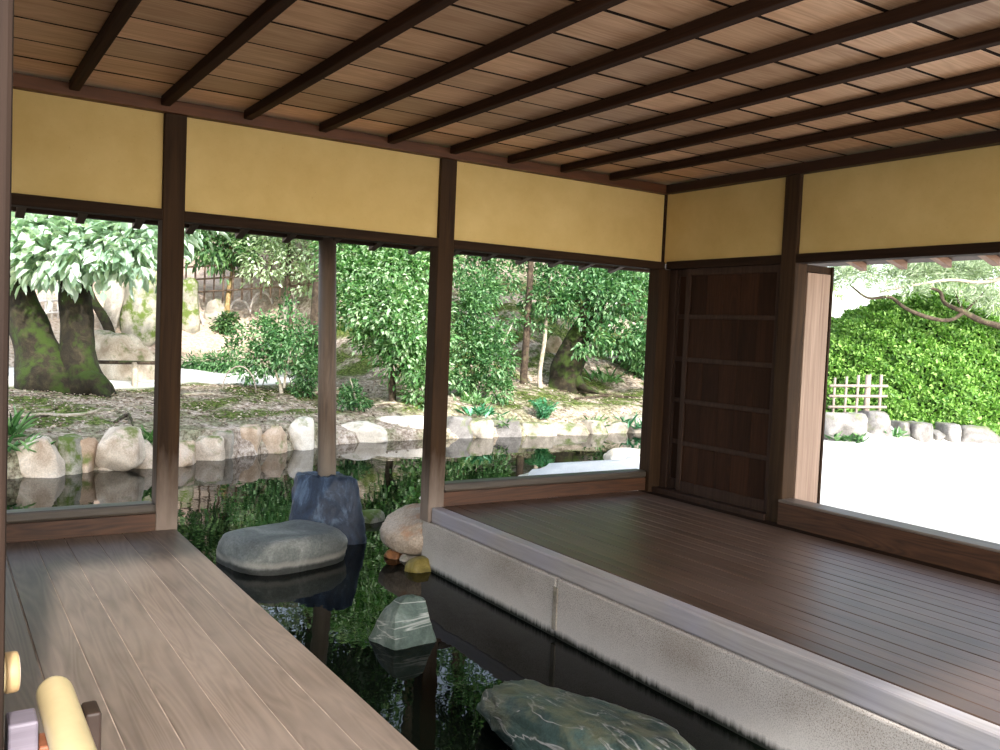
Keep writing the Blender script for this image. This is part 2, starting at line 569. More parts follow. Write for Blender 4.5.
def leaves(name, P, D, N, L, W, mat, parent, rng, shade=None, jit=.35, fold=.25):
    """leaf blades: P base points, D directions, N approximate normals"""
    n = len(P)
    D = D / (np.linalg.norm(D, axis=1, keepdims=True) + 1e-9)
    S = np.cross(D, N); S /= (np.linalg.norm(S, axis=1, keepdims=True) + 1e-9)
    U = np.cross(S, D)
    l = (L * (1 + jit * rng.uniform(-1, 1, n)))[:, None]
    w = (W * (1 + jit * rng.uniform(-1, 1, n)))[:, None]
    V = np.empty((n, 6, 3), np.float32)
    V[:, 0] = P
    V[:, 1] = P + D * l * .32 + S * w * .5 + U * w * fold
    V[:, 2] = P + D * l * .70 + S * w * .36 + U * w * fold * .6 - U * l * .04
    V[:, 3] = P + D * l - U * l * .16
    V[:, 4] = P + D * l * .70 - S * w * .36 + U * w * fold * .6 - U * l * .04
    V[:, 5] = P + D * l * .32 - S * w * .5 + U * w * fold
    me = bpy.data.meshes.new(name)
    me.vertices.add(n * 6)
    me.vertices.foreach_set('co', V.reshape(-1))
    base = (np.arange(n) * 6)[:, None]
    quad = np.concatenate([base + np.array([[0, 1, 2, 3]]), base + np.array([[0, 3, 4, 5]])], 1).reshape(-1)
    me.loops.add(n * 8)
    me.loops.foreach_set('vertex_index', quad.astype(np.int32))
    me.polygons.add(n * 2)
    me.polygons.foreach_set('loop_start', (np.arange(n * 2) * 4).astype(np.int32))
    me.polygons.foreach_set('loop_total', np.full(n * 2, 4, np.int32))
    me.update(calc_edges=True)
    r = rng.uniform(0, 1, n) if shade is None else shade
    a = me.attributes.new('rnd', 'FLOAT', 'POINT')
    a.data.foreach_set('value', np.repeat(r, 6).astype(np.float32))
    return link(name, me, mat, parent)


def foliage(name, blobs, n, L, W, mat, parent, seed, per=26, spread=.28, droop=.25, shell=.45):
    """blobs: (centre, (rx,ry,rz)); leaves gathered in twig clusters"""
    rng = np.random.default_rng(seed)
    vol = np.array([b[1][0] * b[1][1] * b[1][2] for b in blobs]) ** .67
    vol /= vol.sum()
    Ps, Ds, Ns = [], [], []
    for (c, r), f in zip(blobs, vol):
        k = max(1, int(n * f / per))
        d = rng.normal(size=(k, 3)); d /= np.linalg.norm(d, axis=1, keepdims=True)
        rad = (shell + (1 - shell) * rng.uniform(0, 1, k) ** .6)[:, None]
        cc = np.array(c) + d * rad * np.array(r)
        sp = spread * min(r) + L * .6
        out = np.repeat(d, per, 0)
        off = rng.normal(size=(k * per, 3)) * sp * .5
        P = np.repeat(cc, per, 0) + off
        D = out * .8 + off / sp * .9 + rng.normal(size=P.shape) * .45
        D[:, 2] -= droop
        Nn = rng.normal(size=P.shape) * .45 + out * .35
        Nn[:, 2] += 1.0
        Ps.append(P); Ds.append(D); Ns.append(Nn)
    P = np.concatenate(Ps); D = np.concatenate(Ds); N = np.concatenate(Ns)
    return leaves(name, P, D, N, L, W, mat, parent, rng)


# ------------------------------------------------------------------ terrain
ZW = -.44
POND = [(-16, 2.6), (-9, 3.7), (-6, 4.25), (-4.28, 4.70), (-2.76, 5.25), (-1.8, 5.45), (-.8, 5.9), (.05, 6.26), (1.42, 6.42), (2.64, 6.36),
        (3.9, 6.44), (5.6, 6.32), (8, 5.9), (9.3, 5.2), (8, 4.5), (5, 4.0), (3.4, 3.55), (2.6, 3.0), (1.7, 2.5), (1.0, 2.62), (.3, 2.2), (-.2, 1.3),
        (-.5, .3), (-1.0, -.2), (-1.0, -9.5), (-4.4, -9.5), (-4.4, -.6), (-6, -.4), (-16, -.4)]
PP = np.array(POND, float)


def poly_sd(X, Y):
    """signed distance to the pond outline, negative inside"""
    ins = np.zeros(X.shape, bool); dm = np.full(X.shape, 1e9)
    n = len(PP)
    for i in range(n):
        ax, ay = PP[i]; bx, by = PP[(i + 1) % n]
        dx, dy = bx - ax, by - ay
        t = np.clip(((X - ax) * dx + (Y - ay) * dy) / (dx * dx + dy * dy), 0, 1)
        dm = np.minimum(dm, np.hypot(X - ax - t * dx, Y - ay - t * dy))
        cond = ((ay > Y) != (by > Y)) & (X < dx * (Y - ay) / (by - ay + 1e-12) + ax)
        ins ^= cond
    return np.where(ins, -dm, dm)


def sst(a, b, x):
    t = np.clip((x - a) / (b - a), 0, 1)
    return t * t * (3 - 2 * t)


BX = np.array([-16, -9, -4.28, -2.76, -.8, .05, 1.42, 2.64, 5.6, 8, 9.3, 40.])
BY = np.array([2.6, 3.7, 4.7, 5.25, 5.9, 6.26, 6.42, 6.36, 6.32, 5.9, 5.2, 5.2])


def height(X, Y):
    X = np.asarray(X, float); Y = np.asarray(Y, float)
    t = np.maximum(Y - np.interp(X, BX, BY), 0)
    left = -.10 + .07 * np.minimum(t, 3.6) + .02 * np.clip(t - 3.6, 0, 4)
    left = left + .50 * np.clip(t - 7.4, 0, 3.6) + .12 * np.clip(t - 11, 0, 6) + .42 * np.clip(t - 17, 0, 16)
    right = -.10 + .12 * np.minimum(t, 2.5) + .40 * np.clip(t - 2.5, 0, 2) + .62 * np.clip(t - 4.5, 0, 8) + .3 * np.clip(t - 12.5, 0, 20)
    w = sst(1.2, 3.6, X)
    w2 = sst(-1.2, .2, X) * .2 * (1 - sst(0, .9, t))
    far = left * (1 - w) + right * w - w2
    far = far * (1 - sst(8.5, 12.5, X)) + (0.05 + .05 * t) * sst(8.5, 12.5, X)
    near = np.full(X.shape, -.20) + .25 * sst(6.5, 7.3, X) * sst(2.3, 3.0, Y)
    isfar = sst(3.9, 5.0, Y + .0 * X) * 1.0
    isfar = np.where(X < 6, (Y > np.interp(X, [-16, -4, 2, 6], [1.5, 3.0, 4.6, 5.0])).astype(float), sst(4.6, 6.2, Y))
    h = far * isfar + near * (1 - isfar)
    bump = .06 * np.sin(X * 1.7 + 1.3 * np.sin(Y * 1.1)) * np.sin(Y * 1.4 + X * .5) + .025 * np.sin(X * 4.7 + Y * 3.1) * np.sin(Y * 5.3 - X * 2.2)
    h = h + bump * isfar * sst(.2, 1.0, t)
    sd = poly_sd(X, Y)
    pond = ZW - .05 - .5 * sst(0, .6, -sd)
    return np.where(sd < 0, pond, h)


def hgt(x, y):
    return float(height(np.array([x]), np.array([y]))[0])


def gp(px, py, lo=6.0, hi=60.0):
    """where the line of sight through a pixel meets the terrain"""
    r = ray(px, py)
    s = np.arange(lo, hi, .05)
    X = CAM.x + r.x * s; Y = CAM.y + r.y * s; Z = CAM.z + r.z * s
    k = np.nonzero(Z <= height(X, Y))[0]
    i = k[0] if len(k) else len(s) - 1
    return Vector((X[i], Y[i], Z[i]))


def dep(p):
    return (p - CAM).dot(FW)


xs = np.concatenate([np.arange(-34, -9, 1.0), np.arange(-9, 9, .14), np.arange(9, 16, .4), np.arange(16, 56, 1.5)])
ys = np.concatenate([np.arange(-22, -1, 1.0), np.arange(-1, 13, .14), np.arange(13, 24, .4), np.arange(24, 66, 1.5)])
GX, GY = np.meshgrid(xs, ys)
GZ = height(GX, GY)
nx, ny = len(xs), len(ys)
me = bpy.data.meshes.new('ground')
me.vertices.add(nx * ny)
me.vertices.foreach_set('co', np.stack([GX, GY, GZ], -1).astype(np.float32).ravel())
idx = np.arange(nx * ny).reshape(ny, nx)
quads = np.stack([idx[:-1, :-1], idx[:-1, 1:], idx[1:, 1:], idx[1:, :-1]], -1).reshape(-1, 4)
me.loops.add(quads.size); me.loops.foreach_set('vertex_index', quads.ravel().astype(np.int32))
me.polygons.add(len(quads))
me.polygons.foreach_set('loop_start', (np.arange(len(quads)) * 4).astype(np.int32))
me.polygons.foreach_set('loop_total', np.full(len(quads), 4, np.int32))
me.polygons.foreach_set('use_smooth', np.ones(len(quads), bool))
me.update(calc_edges=True)
T = GY - np.interp(GX, BX, BY)
sd = poly_sd(GX, GY)
isf = GY > np.interp(GX, [-16, -4, 2, 6, 60], [1.5, 3.0, 4.6, 5.0, 5.0])
path = sst(3.75, 4.1, T + .12 * np.sin(GX * 2.1)) * (1 - sst(7.0, 7.5, T)) * (1 - sst(.4, 1.6, GX))
gravel = np.where(isf, path, 1.0) * (sd > -.1)
pink = np.where(isf, np.maximum(sst(7.4, 8.4, T) * (1 - sst(1, 3, GX)) * .65, sst(16, 18, T)), 0)
mossy = np.where(isf, np.clip(1.0 - .5 * sst(6, 8, T), 0, 1), 0) * np.where(T > 0, np.where(T < .7, .6, 1), .3)
zc = np.stack([gravel, mossy, pink, np.ones_like(pink)], -1).astype(np.float32)
za = me.attributes.new('zone', 'FLOAT_COLOR', 'POINT'); za.data.foreach_set('color', zc.ravel())
go = link('ground', me, 'ground')
tag(go, kind='structure')

bm = bmesh.new()
bmesh.ops.create_grid(bm, x_segments=1, y_segments=1, size=1)
for v in bm.verts:
    v.co = Vector((-3 + v.co.x * 13.5, -.5 + v.co.y * 9.5, ZW))
wo = fin('pond_water', bm, 'water')
tag(wo, 'dark still pond water running under and behind the open pavilion', 'water', kind='stuff')

# ------------------------------------------------------------------ pavilion: floors, plinth
n = 8; w = 1.19 / n
specs = [(-4.95 + i * w + .0014, -4.95 + (i + 1) * w - .0014, -5.4, -.002 if i < n - 1 else .12, -.045, random.uniform(-.0015, .0)) for i in range(n)]
dl = boards('floor_left', specs, 'deck_l')
tag(dl, 'weathered pale plank floor on the left, running beside the dark water', 'deck', kind='structure')
box('seam_dust', -4.94, -3.79, -5.39, -.01, -.04, -.0045, 'seam_dust', dl, 0)
box('trim_1', -3.86, -3.775, -5.4, .0, -.20, -.05, 'beam_y', dl)

n = 18; x0 = -1.965; x1 = -.15; w = (x1 - x0) / n
specs = [(x0 + i * w + .001, x0 + (i + 1) * w - .001, -5.4, -.0, -.04, random.uniform(-.002, .0)) for i in range(n)]
dr = boards('floor_right', specs, 'deck_r')
tag(dr, 'polished dark brown plank floor on the right above a granite plinth', 'deck', kind='structure')
box('edge_board', -.148, .02, -5.4, .0, -.06, -.012, 'beam_y', dr, .003)

bm = bmesh.new()
addbox(bm, -2.06, -1.2, .11, -1.476, -.56, -.108)
addbox(bm, -2.06, -1.2, -1.484, -5.6, -.56, -.108)
bevel(bm, .012)
pl = fin('stone_plinth', bm, 'granite')
tag(pl, 'long speckled granite plinth carrying the right-hand floor over the water', 'plinth')
bm = bmesh.new()
addbox(bm, -2.066, -2.058, -1.50, -1.46, -.40, -.16); bevel(bm, .003)
fin('joint_groove', bm, 'stone_grey', pl)
no = box('floor_edge_beam', -2.05, -1.967, -5.4, -.0, -.105, .0, 'nosing', None, .012)
tag(no, 'grey weathered wooden edge beam lying along the granite plinth', 'beam')

# ------------------------------------------------------------------ posts
def post(x0, x1, y0, y1, z0, z1, mat, label, bev=.008):
    o = box('wooden_post', x0, x1, y0, y1, z0, z1, mat, None, bev)
    return tag(o, label, 'post')


post(-3.877, -3.752, .0, .125, -.02, 2.41, 'post_dark', 'square dark post where the left floor ends, between two garden openings')
post(-2.075, -1.95, .0, .125, -.107, 2.41, 'post_dark', 'square dark post standing on the back corner of the granite plinth')
post(-.062, .066, -.04, .09, -.05, 1.80, 'post_corner', 'brown corner post beside the dark wooden door')
post(.0, .13, -1.315, -1.185, -.05, 2.41, 'post_plain', 'square post between the dark door and the bright right-hand opening')
post(-5.013, -4.887, -3.82, -3.70, -.05, 2.44, 'near_post', 'nearest post, cut by the left edge of the picture')

# ------------------------------------------------------------------ frieze walls, lintels, cornice
wb = empty('wall_back', (-2.5, .05, 1.86)); tag(wb, kind='structure')
for a, b in ((-5.7, -3.87), (-3.76, -2.07), (-1.955, .04)):
    box('plaster_panel', a, b, .03, .09, 1.85, 2.42, 'plaster', wb, .0)
wr = empty('wall_right', (.05, -2.5, 1.86)); tag(wr, kind='structure')
for a, b in ((-1.19, .03), (-4.2, -1.31)):
    box('plaster_panel', .03, .09, a, b, 1.85, 2.42, 'plaster', wr, .0)
box('corner_strip', .012, .04, .012, .04, 1.86, 2.41, 'beam_x', wr, .002)

for k, (a, b, lab) in enumerate(((-5.7, -3.874, 'dark lintel beam over the leftmost garden opening'),
                                 (-3.756, -2.072, 'dark lintel beam over the middle opening with the round post behind'),
                                 (-1.953, .03, 'dark lintel beam over the opening beside the corner door'))):
    o = box('lintel_beam', a, b, .0, .11, 1.80, 1.862, 'beam_x', None, .004)
    tag(o, lab, 'beam')
for a, b, lab in ((-1.188, -.042, 'dark lintel beam above the wooden door'), (-4.2, -1.312, 'dark lintel beam over the bright right-hand opening')):
    o = box('lintel_beam', .0, .11, a, b, 1.80, 1.862, 'beam_y', None, .004)
    tag(o, lab, 'beam')
o = box('trim_2', -5.7, .02, -.035, .10, 2.405, 2.475, 'cornice_x'); tag(o, kind='structure')
o = box('trim_3', -.035, .10, -4.3, -.036, 2.405, 2.475, 'cornice_y'); tag(o, kind='structure')

# sills
def sill(x0, x1, lab):
    e = empty('window_sill', ((x0 + x1) / 2, .06, 0.0)); tag(e, lab, 'sill')
    box('sill_board', x0, x1, .004, .11, -.004, .098, 'sill_brown', e, .004)
    box('sill_cap', x0, x1, -.004, .122, .098, .158, 'sill_cap', e, .018)


sill(-5.7, -3.874, 'low brown sill with grey cap below the leftmost garden opening')
sill(-1.953, -.058, 'low brown sill with rounded cap between plinth post and corner post')
e = empty('window_sill', (.0, -3.3, 0)); tag(e, 'long dark sill below the bright right-hand opening', 'sill')
box('sill_board', -.03, .10, -4.2, -1.312, -.02, .142, 'sill_brown_y', e, .004)
box('sill_cap', -.035, .128, -4.2, -1.312, .142, .16, 'sill_cap_y', e, .006)
o = box('ground_sill', -.03, .11, -1.19, -.035, -.05, .03, 'door_frame', None, .004)
tag(o, 'low threshold strip at the foot of the dark wooden door', 'threshold')

# ceiling
specs = []
y = 0.04
yy = [0.1] + [-.328 * k for k in range(1, 14)]
for a, b in zip(yy, yy[1:]):
    specs.append((-5.75, .1, b + .008, a - .008, 2.488 + random.uniform(0, .004), 2.505))
# each board is jointed over the battens so the tone changes along it
sp2 = []
jx = [-4.82 + .468 * k for k in range(0, 11)]
for (xa, xb, ya, yb, za, zb) in specs:
    cuts = [-5.75] + [j for j in jx if random.random() < .55] + [.1]
    for a, b in zip(cuts, cuts[1:]):
        sp2.append((a, b, ya, yb, za, zb))
ce = boards('ceiling', sp2, 'ceil', None, .002)
tag(ce, kind='structure')
bm = bmesh.new()
for yv in yy[1:-1]:
    addbox(bm, -5.75, .1, yv - .0095, yv + .0095, 2.4895, 2.503)
fin('board_joints', bm, 'joint_dark', ce)
bm = bmesh.new()
addbox(bm, -5.8, .1, -4.3, .1, 2.508, 2.54)
fin('ceiling_backing', bm, 'block_dark', ce)
b0 = None
ordn = ['first', 'second', 'third', 'fourth', 'fifth', 'sixth', 'seventh', 'eighth', 'ninth', 'tenth']
for k in range(9):
    x = -4.35 + .468 * k
    if b0 is None:
        b0 = box('ceiling_batten', x - .026, x + .026, -4.26, -.036, 2.434, 2.487, 'batten', None, .006)
        o = b0
    else:
        o = b0.copy(); COL.objects.link(o)
        o.location.x = x
    tag(o, 'dark ceiling batten running front to back, %s from the left' % ordn[k], 'batten', 'ceiling battens')

# roof above
SL = .28
def eave_slab(name, pts_in, pts_out):
    bm = bmesh.new()
    a = [bm.verts.new(p) for p in (pts_in[0], pts_in[1], pts_out[1], pts_out[0])]
    f = bm.faces.new(a)
    r = bmesh.ops.extrude_face_region(bm, geom=[f])
    for v in r['geom']:
        if isinstance(v, bmesh.types.BMVert):
            v.co.z += .09
    o = fin(name, bm, 'soffit')
    return tag(o, kind='structure')


EX = 1.36
ze = 1.905
zi = ze + SL * (EX - .1)
eave_slab('roof_eave_back', ((-5.7, .10, zi), (.10, .10, zi)), ((-6.9, EX, ze), (EX, EX, ze)))
eave_slab('roof_eave_right', ((.10, .10, zi), (.10, -4.3, zi)), ((EX, EX, ze), (EX, -4.6, ze)))
bm = bmesh.new()
lo = [bm.verts.new(p) for p in ((-6.0, -5.9, 2.3), (.35, -5.9, 2.3), (.35, .35, 2.3), (-6.0, .35, 2.3))]
lo2 = [bm.verts.new(p) for p in ((-6.0, -4.95, 2.72), (.35, -4.95, 2.72), (.35, .35, 2.72), (-6.0, .35, 2.72))]
hi = [bm.verts.new(p) for p in ((-4.0, -2.1, 4.0), (-1.7, -2.1, 4.0))]
bm.faces.new(lo2[::-1])
bm.faces.new((lo2[0], lo2[1], hi[1], hi[0])); bm.faces.new((lo2[1], lo2[2], hi[1]))
bm.faces.new((lo2[2], lo2[3], hi[0], hi[1])); bm.faces.new((lo2[3], lo2[0], hi[0]))
for v in lo:
    bm.verts.remove(v)
o = fin('roof', bm, 'roof'); tag(o, kind='structure')

PB = pix(327, 474, 6.9)
PT = pix(327.5, 236, 6.9)
us = empty('upper_storey', (-2.9, -2.1, 3.0)); tag(us, kind='structure')
box('storey_wall', -4.9, -.9, -3.6, -.6, 3.0, 5.3, 'plaster', us, 0)
bm = bmesh.new()
lo = [bm.verts.new(p) for p in ((-5.9, -4.6, 5.2), (.1, -4.6, 5.2), (.1, .4, 5.2), (-5.9, .4, 5.2))]
hi = [bm.verts.new(p) for p in ((-4.6, -2.1, 7.0), (-1.2, -2.1, 7.0))]
for f in ((lo[3], lo[2], lo[1], lo[0]), (lo[0], lo[1], hi[1], hi[0]), (lo[1], lo[2], hi[1]), (lo[2], lo[3], hi[0], hi[1]), (lo[3], lo[0], hi[0])):
    bm.faces.new(f)
fin('storey_roof', bm, 'roof', us)
bm = bmesh.new()
addbox(bm, -3.75, 1.2, -7.4, -4.97, 2.45, 2.60)
addbox(bm, -3.1, 1.2, -4.97, -4.40, 2.45, 2.60)
o = fin('added_sun_block', bm, 'soffit'); tag(o, kind='structure')  # unseen slab added to keep direct sun off the right floor and rocks
# rafters under the eaves
rb = None
RXS = [-4.498 + .362 * k for k in range(0, 15)]
for k, x in enumerate(RXS):
    if rb is None:
        bm = bmesh.new()
        vs = addbox(bm, x - .027, x + .027, .11, EX - .02, 0, .055)
        for v in vs:
            v.co.z += ze - .056 + SL * (EX - v.co.y)
        rb = fin('eave_rafter', bm, 'rafter_y'); o = rb
    else:
        o = rb.copy(); COL.objects.link(o); o.location.x = x
    b = 'left' if x < -3.87 else ('middle' if x < -2 else 'corner')
    tag(o, 'dark rafter end under the back eave, number %d counted from the left' % (k + 1), 'rafter', 'rafters under the back eave')
rb = None
for k in range(8):
    y = -.912 - .352 * k
    if rb is None:
        bm = bmesh.new()
        vs = addbox(bm, .11, EX - .02, y - .027, y + .027, 0, .055)
        for v in vs:
            v.co.z += ze - .056 + SL * (EX - v.co.x)
        rb = fin('eave_rafter', bm, 'rafter_x'); o = rb
    else:
        o = rb.copy(); COL.objects.link(o); o.location.y = y
    tag(o, 'reddish rafter under the right eave, number %d counted from the corner' % (k + 1), 'rafter', 'rafters under the right eave')
o = box('eave_beam', -6.6, 1.2, PT.y - .045, PT.y + .045, 1.89, 1.945, 'beam_x', None, .006)
tag(o, 'dark eave beam carried by the round post over the pond', 'beam')

# round outer post on its rock
bm = bmesh.new()
addtube(bm, [Vector((PB.x, PB.y, PB.z - .05)), PB.lerp(PT, .4), PT], [.071, .071, .069], 24, .03)
o = fin('wooden_post', bm, 'post_grey', None, True)
tag(o, 'round log post standing on the blue pillar rock in the water', 'post')

# wall on the left behind the near post (outside the picture): closes the room
o = box('wall_left', -5.06, -5.0, -3.7, .0, -.05, 2.42, 'post_dark', None, 0); tag(o, kind='structure')

# ------------------------------------------------------------------ sliding doors in the corner
def door(name, xo, y0, y1, lab):
    d = empty(name, (xo + .015, (y0 + y1) / 2, .03)); tag(d, lab, 'door')
    H0, H1 = .032, 1.80
    fw = .045
    box('stile', xo, xo + .034, y0, y0 + fw, H0, H1, 'door_frame', d, .003)
    box('stile', xo, xo + .034, y1 - fw, y1, H0, H1, 'door_frame', d, .003)
    rails = [(H0, .115), (.40, .435), (.735, .77), (1.065, 1.10), (1.405, 1.44), (1.745, H1)]
    for a, b in rails:
        box('rail', xo + .003, xo + .034, y0 + fw, y1 - fw, a, b, 'door_frame', d, .003)
    for (a, b), (c, e_) in zip(rails, rails[1:]):
        wv = (y1 - y0 - 2 * fw) / 5
        boards('door_panel', [(xo + .014, xo + .026, y0 + fw + i * wv, y0 + fw + (i + 1) * wv - .001, b - .002, c + .002) for i in range(5)],
               'door_panel', d, .0015)


door('wooden_door', .028, -1.183, -.25, 'dark five-panel wooden sliding door in the corner')
door('wooden_door', .066, -1.15, -.09, 'second wooden door behind the front one, seen only as a dark strip by the corner post')

o = box('door_jamb', .05, .115, -.115, -.041, -.03, 1.80, 'door_frame', None, .003)
tag(o, 'narrow dark jamb between corner post and wooden door', 'jamb')

# shutter box outside the post
sb = empty('shutter_box', (.27, -.75, .02)); tag(sb, 'tall pale shutter case outside the post at the right-hand opening', 'shutter case')
box('end_panel', .145, .395, -1.31, -1.285, .02, 1.745, 'post_pale', sb, .003)
box('side_board', .135, .40, -1.28, -.15, .02, 1.72, 'door_frame', sb, .003)
box('head_board', .132, .42, -1.30, -.15, 1.75, 1.80, 'post_corner', sb, .003)
box('frame_strip', .405, .425, -1.315, -1.27, .0, 1.80, 'post_corner', sb, .003)

# ------------------------------------------------------------------ bamboo barrier by the viewer
c0 = pix(18, 671, 1.5)
bb = empty('bamboo_pole', c0 + Vector((-.4, 0, 0))); tag(bb, 'cut bamboo pole poking in at the left edge beside the near post', 'bamboo pole', 'bamboo barrier poles')
dz = Vector((1.0, .03, .0)).normalized()
ax = dz
bm = bmesh.new()
addtube(bm, [c0 - ax * .8, c0 - ax * .022, c0 - ax * .020], [.032, .032, .031], 20)
fin('culm', bm, 'bamboo_yellow', bb, True)
bm = bmesh.new()
addtube(bm, [c0 - ax * .020, c0 - ax * .017, c0 - ax * .004, c0], [.0335, .0345, .034, .032], 20)
fin('node_ring', bm, 'bamboo_node', bb, True)
bm = bmesh.new()
addtube(bm, [c0, c0 + ax * .001], [.029, .028], 20)
fin('cut_end', bm, 'bamboo_cut', bb)

e0 = pix(54, 691, 1.60)
ay = Vector((0.0, -1, 0.0))
bb = empty('bamboo_pole', e0 + ay * .5); tag(bb, 'rounded bamboo pole lying on a wooden stand at lower left', 'bamboo pole', 'bamboo barrier poles')
bm = bmesh.new()
q = [e0 - ay * .018, e0 - ay * .014, e0 - ay * .006, e0 + ay * .006, e0 + ay * .02, e0 + ay * .6, e0 + ay * 1.1]
addtube(bm, q, [.006, .017, .026, .030, .031, .031, .031], 22)
fin('culm', bm, 'bamboo_yellow', bb, True)

s0 = e0 + ay * .095 + Vector((0, 0, -.032))
st = empty('bamboo_stand', Vector((s0.x, s0.y, 0))); tag(st, 'small notched wooden stand holding the rounded bamboo pole', 'stand')
sx, sy, sz = s0
box('upright', sx - .035, sx + .035, sy - .03, sy + .03, .0, sz - .012, 'block', st, .004)
box('left_horn', sx - .082, sx - .036, sy - .032, sy + .032, sz - .10, sz + .035, 'block_grey', st, .005)
box('right_horn', sx + .036, sx + .062, sy - .03, sy + .03, sz - .045, sz + .03, 'block_dark', st, .005)
box('crosspiece', sx - .08, sx + .075, sy - .031, sy + .031, sz - .16, sz - .101, 'block', st, .004)
box('foot', sx - .10, sx + .10, sy - .08, sy + .08, .0, .04, 'block', st, .004)

# ------------------------------------------------------------------ rocks in the water
o = rock('flat_boulder', (-2.87, .68, -.385), (.42, .36, .20), 'stone_boulder', 3, 3.0, 3, .04, .25, 0, 5, None, .78, (0, 0), .012)
tag(o, 'wide flat grey stepping boulder in the water beside the left floor', 'rock')
o = rock('upright_rock', (PB.x + .0, PB.y + .03, -.26), (.33, .31, .335), 'stone_blue', 12, 12, 5, .03, -.25, .33, 5, None, .94, (0, 0), .05, (.9, 1.1))
tag(o, 'steep dark blue rock rising from the pond under the round post', 'rock')
c = pix(424, 531, 6.5)
o = rock('tan_boulder', (c.x - .01, c.y, -.245), (.29, .28, .175), 'stone_boulder_pink', 9, 2.6, 7, .06, .3, 0, 5, None, .9)
tag(o, 'rounded tan boulder propped against the plinth corner below the post', 'rock')
for (px, py, r, mt, lab) in ((397, 557, .07, 'stone_rust', 'small rust-brown stone wedged under the tan boulder'),
                             (411, 560, .06, 'stone_white', 'small pale stone under the tan boulder'),
                             (424, 570, .10, 'stone_olive', 'olive wet stone at the foot of the plinth corner'),
                             (371, 521, .11, 'stone_moss', 'low mossy stone in the water right of the tall blue rock')):
    c = onz(px, py, ZW)
    o = rock('small_rock', (c.x, c.y + r * .3, ZW), (r * 1.3, r, r * .85), mt, px, 2.6, 6, .08, .4)
    tag(o, lab, 'rock')
o = rock('banded_rock', (-2.80, -1.13, -.40), (.245, .20, .19), 'stone_band', 23, 3.2, 5, .07, .2, .6, 5, None, None, (.0, .12), .02)
tag(o, 'small greenish rock with pale bands alone in the water between the floors', 'rock')
o = rock('slab_rock', (-2.80, -2.76, -.38), (.27, .62, .19), 'stone_green', 31, 3.2, 10, .07, .12, .12, 5, None, .85, (.0, .0), .05)
tag(o, 'large greenish slab rock in the water at the bottom centre', 'rock')

# ------------------------------------------------------------------ stones edging the far bank
def bank_stone(x0, x1, y0, y1, mt, lab, z=ZW, e=9.0, cuts=7, ry=.22, seed=None, taper=.16, nz=.06):
    c = onz((x0 + x1) / 2, y1, z)
    d = dep(c)
    rx = (x1 - x0) / 2 * d / FOC * 1.27
    h = (y1 - y0) * d / FOC
    bot = z - .14
    rz = (h + .14) / 2 * 1.03
    o = rock('bank_stone', (c.x, c.y + ry * .8, bot + rz), (rx, ry, rz), mt, seed or int(x0 * 7 + y0), e, cuts, nz, -.45, taper, cr=(.80, 1.02))
    return tag(o, lab, 'stone', 'stones edging the pond')


B = [
    (8, 29, 449, 470, 'stone_grey', 'small grey edging stone at far left beside the near post'),
    (16, 61, 440, 477, 'stone_pale', 'biggest pale pointed edging stone at the left'),
    (62, 84, 439, 474, 'stone_moss', 'upright mossy edging stone right of the biggest pale one'),
    (83, 98, 440, 472, 'stone_pink', 'narrow wedge stone between mossy stone and low pale stone'),
    (96, 126, 456, 470, 'stone_pale', 'low pale edging stone under the rounded grey-white one'),
    (126, 160, 444, 468, 'stone_pale', 'pale sloping edging stone half behind the left square post'),
    (178, 196, 444, 466, 'stone_pink', 'tan edging stone just right of the left square post'),
    (191, 226, 438, 460, 'stone_pale', 'pale angular edging stone, second right of the left post'),
    (216, 237, 432, 458, 'stone_grey', 'leaning grey edging stone wedged before the tan blocks'),
    (231, 263, 428, 455, 'stone_pink', 'tan square edging block, first of the tan pair'),
    (262, 288, 428, 453, 'stone_pink', 'tan pointed edging block, second of the tan pair'),
    (292, 316, 420, 450, 'stone_white', 'tall whitish edging stone left of the round post'),
    (336, 388, 424, 442, 'stone_white', 'long low white slab right of the round post'),
    (382, 432, 418, 438, 'stone_white', 'long white slab ending at the plinth post'),
    (448, 476, 418, 438, 'stone_hedge', 'pale edging block right of the plinth post'),
    (474, 498, 421, 438, 'stone_grey', 'white edging block, second right of the plinth post'),
    (496, 524, 421, 437, 'stone_hedge', 'wide pale edging block left of the fern'),
    (527, 560, 424, 436, 'stone_grey', 'low white slab just below the fern'),
    (558, 590, 424, 435, 'stone_grey', 'low pale slab right of the fern'),
    (588, 612, 421, 434, 'stone_grey', 'white block below the mossy slope'),
    (610, 632, 423, 433, 'stone_grey', 'small pale block before the last white one'),
    (628, 656, 417, 433, 'stone_grey', 'last white edging stone beside the corner post'),
]
for k, (x0, x1, y0, y1, mt, lab) in enumerate(B):
    bank_stone(x0, x1, y0, y1, mt, lab, seed=100 + k)
bank_stone(105, 141, 430, 459, 'stone_pale', 'rounded grey-white stone sitting on top of the low edging stones', z=-.30, seed=147, e=5)

# sunlit rocks of the near shore behind the right sill
for k, (px, py, rx, rz, lab) in enumerate(((455, 485, .35, .08, 'white shore rock nearest the plinth post, barely above the sill'),
                                           (556, 474, .42, .13, 'long white shore rock seen over the middle of the sill'),
                                           (598, 472, .40, .13, 'low white shore rock left of the tallest shore rock'),
                                           (640, 463, .50, .20, 'tallest white shore rock beside the corner post'))):
    c = onz(px, py, -.30)
    o = rock('shore_rock', (c.x, c.y, -.44 + rz * .45), (rx, rx * .8, rz), 'stone_white', 300 + k, 2.6, 7, .22, .3 * k, fine=.05)
    tag(o, lab, 'rock', 'white shore rocks')

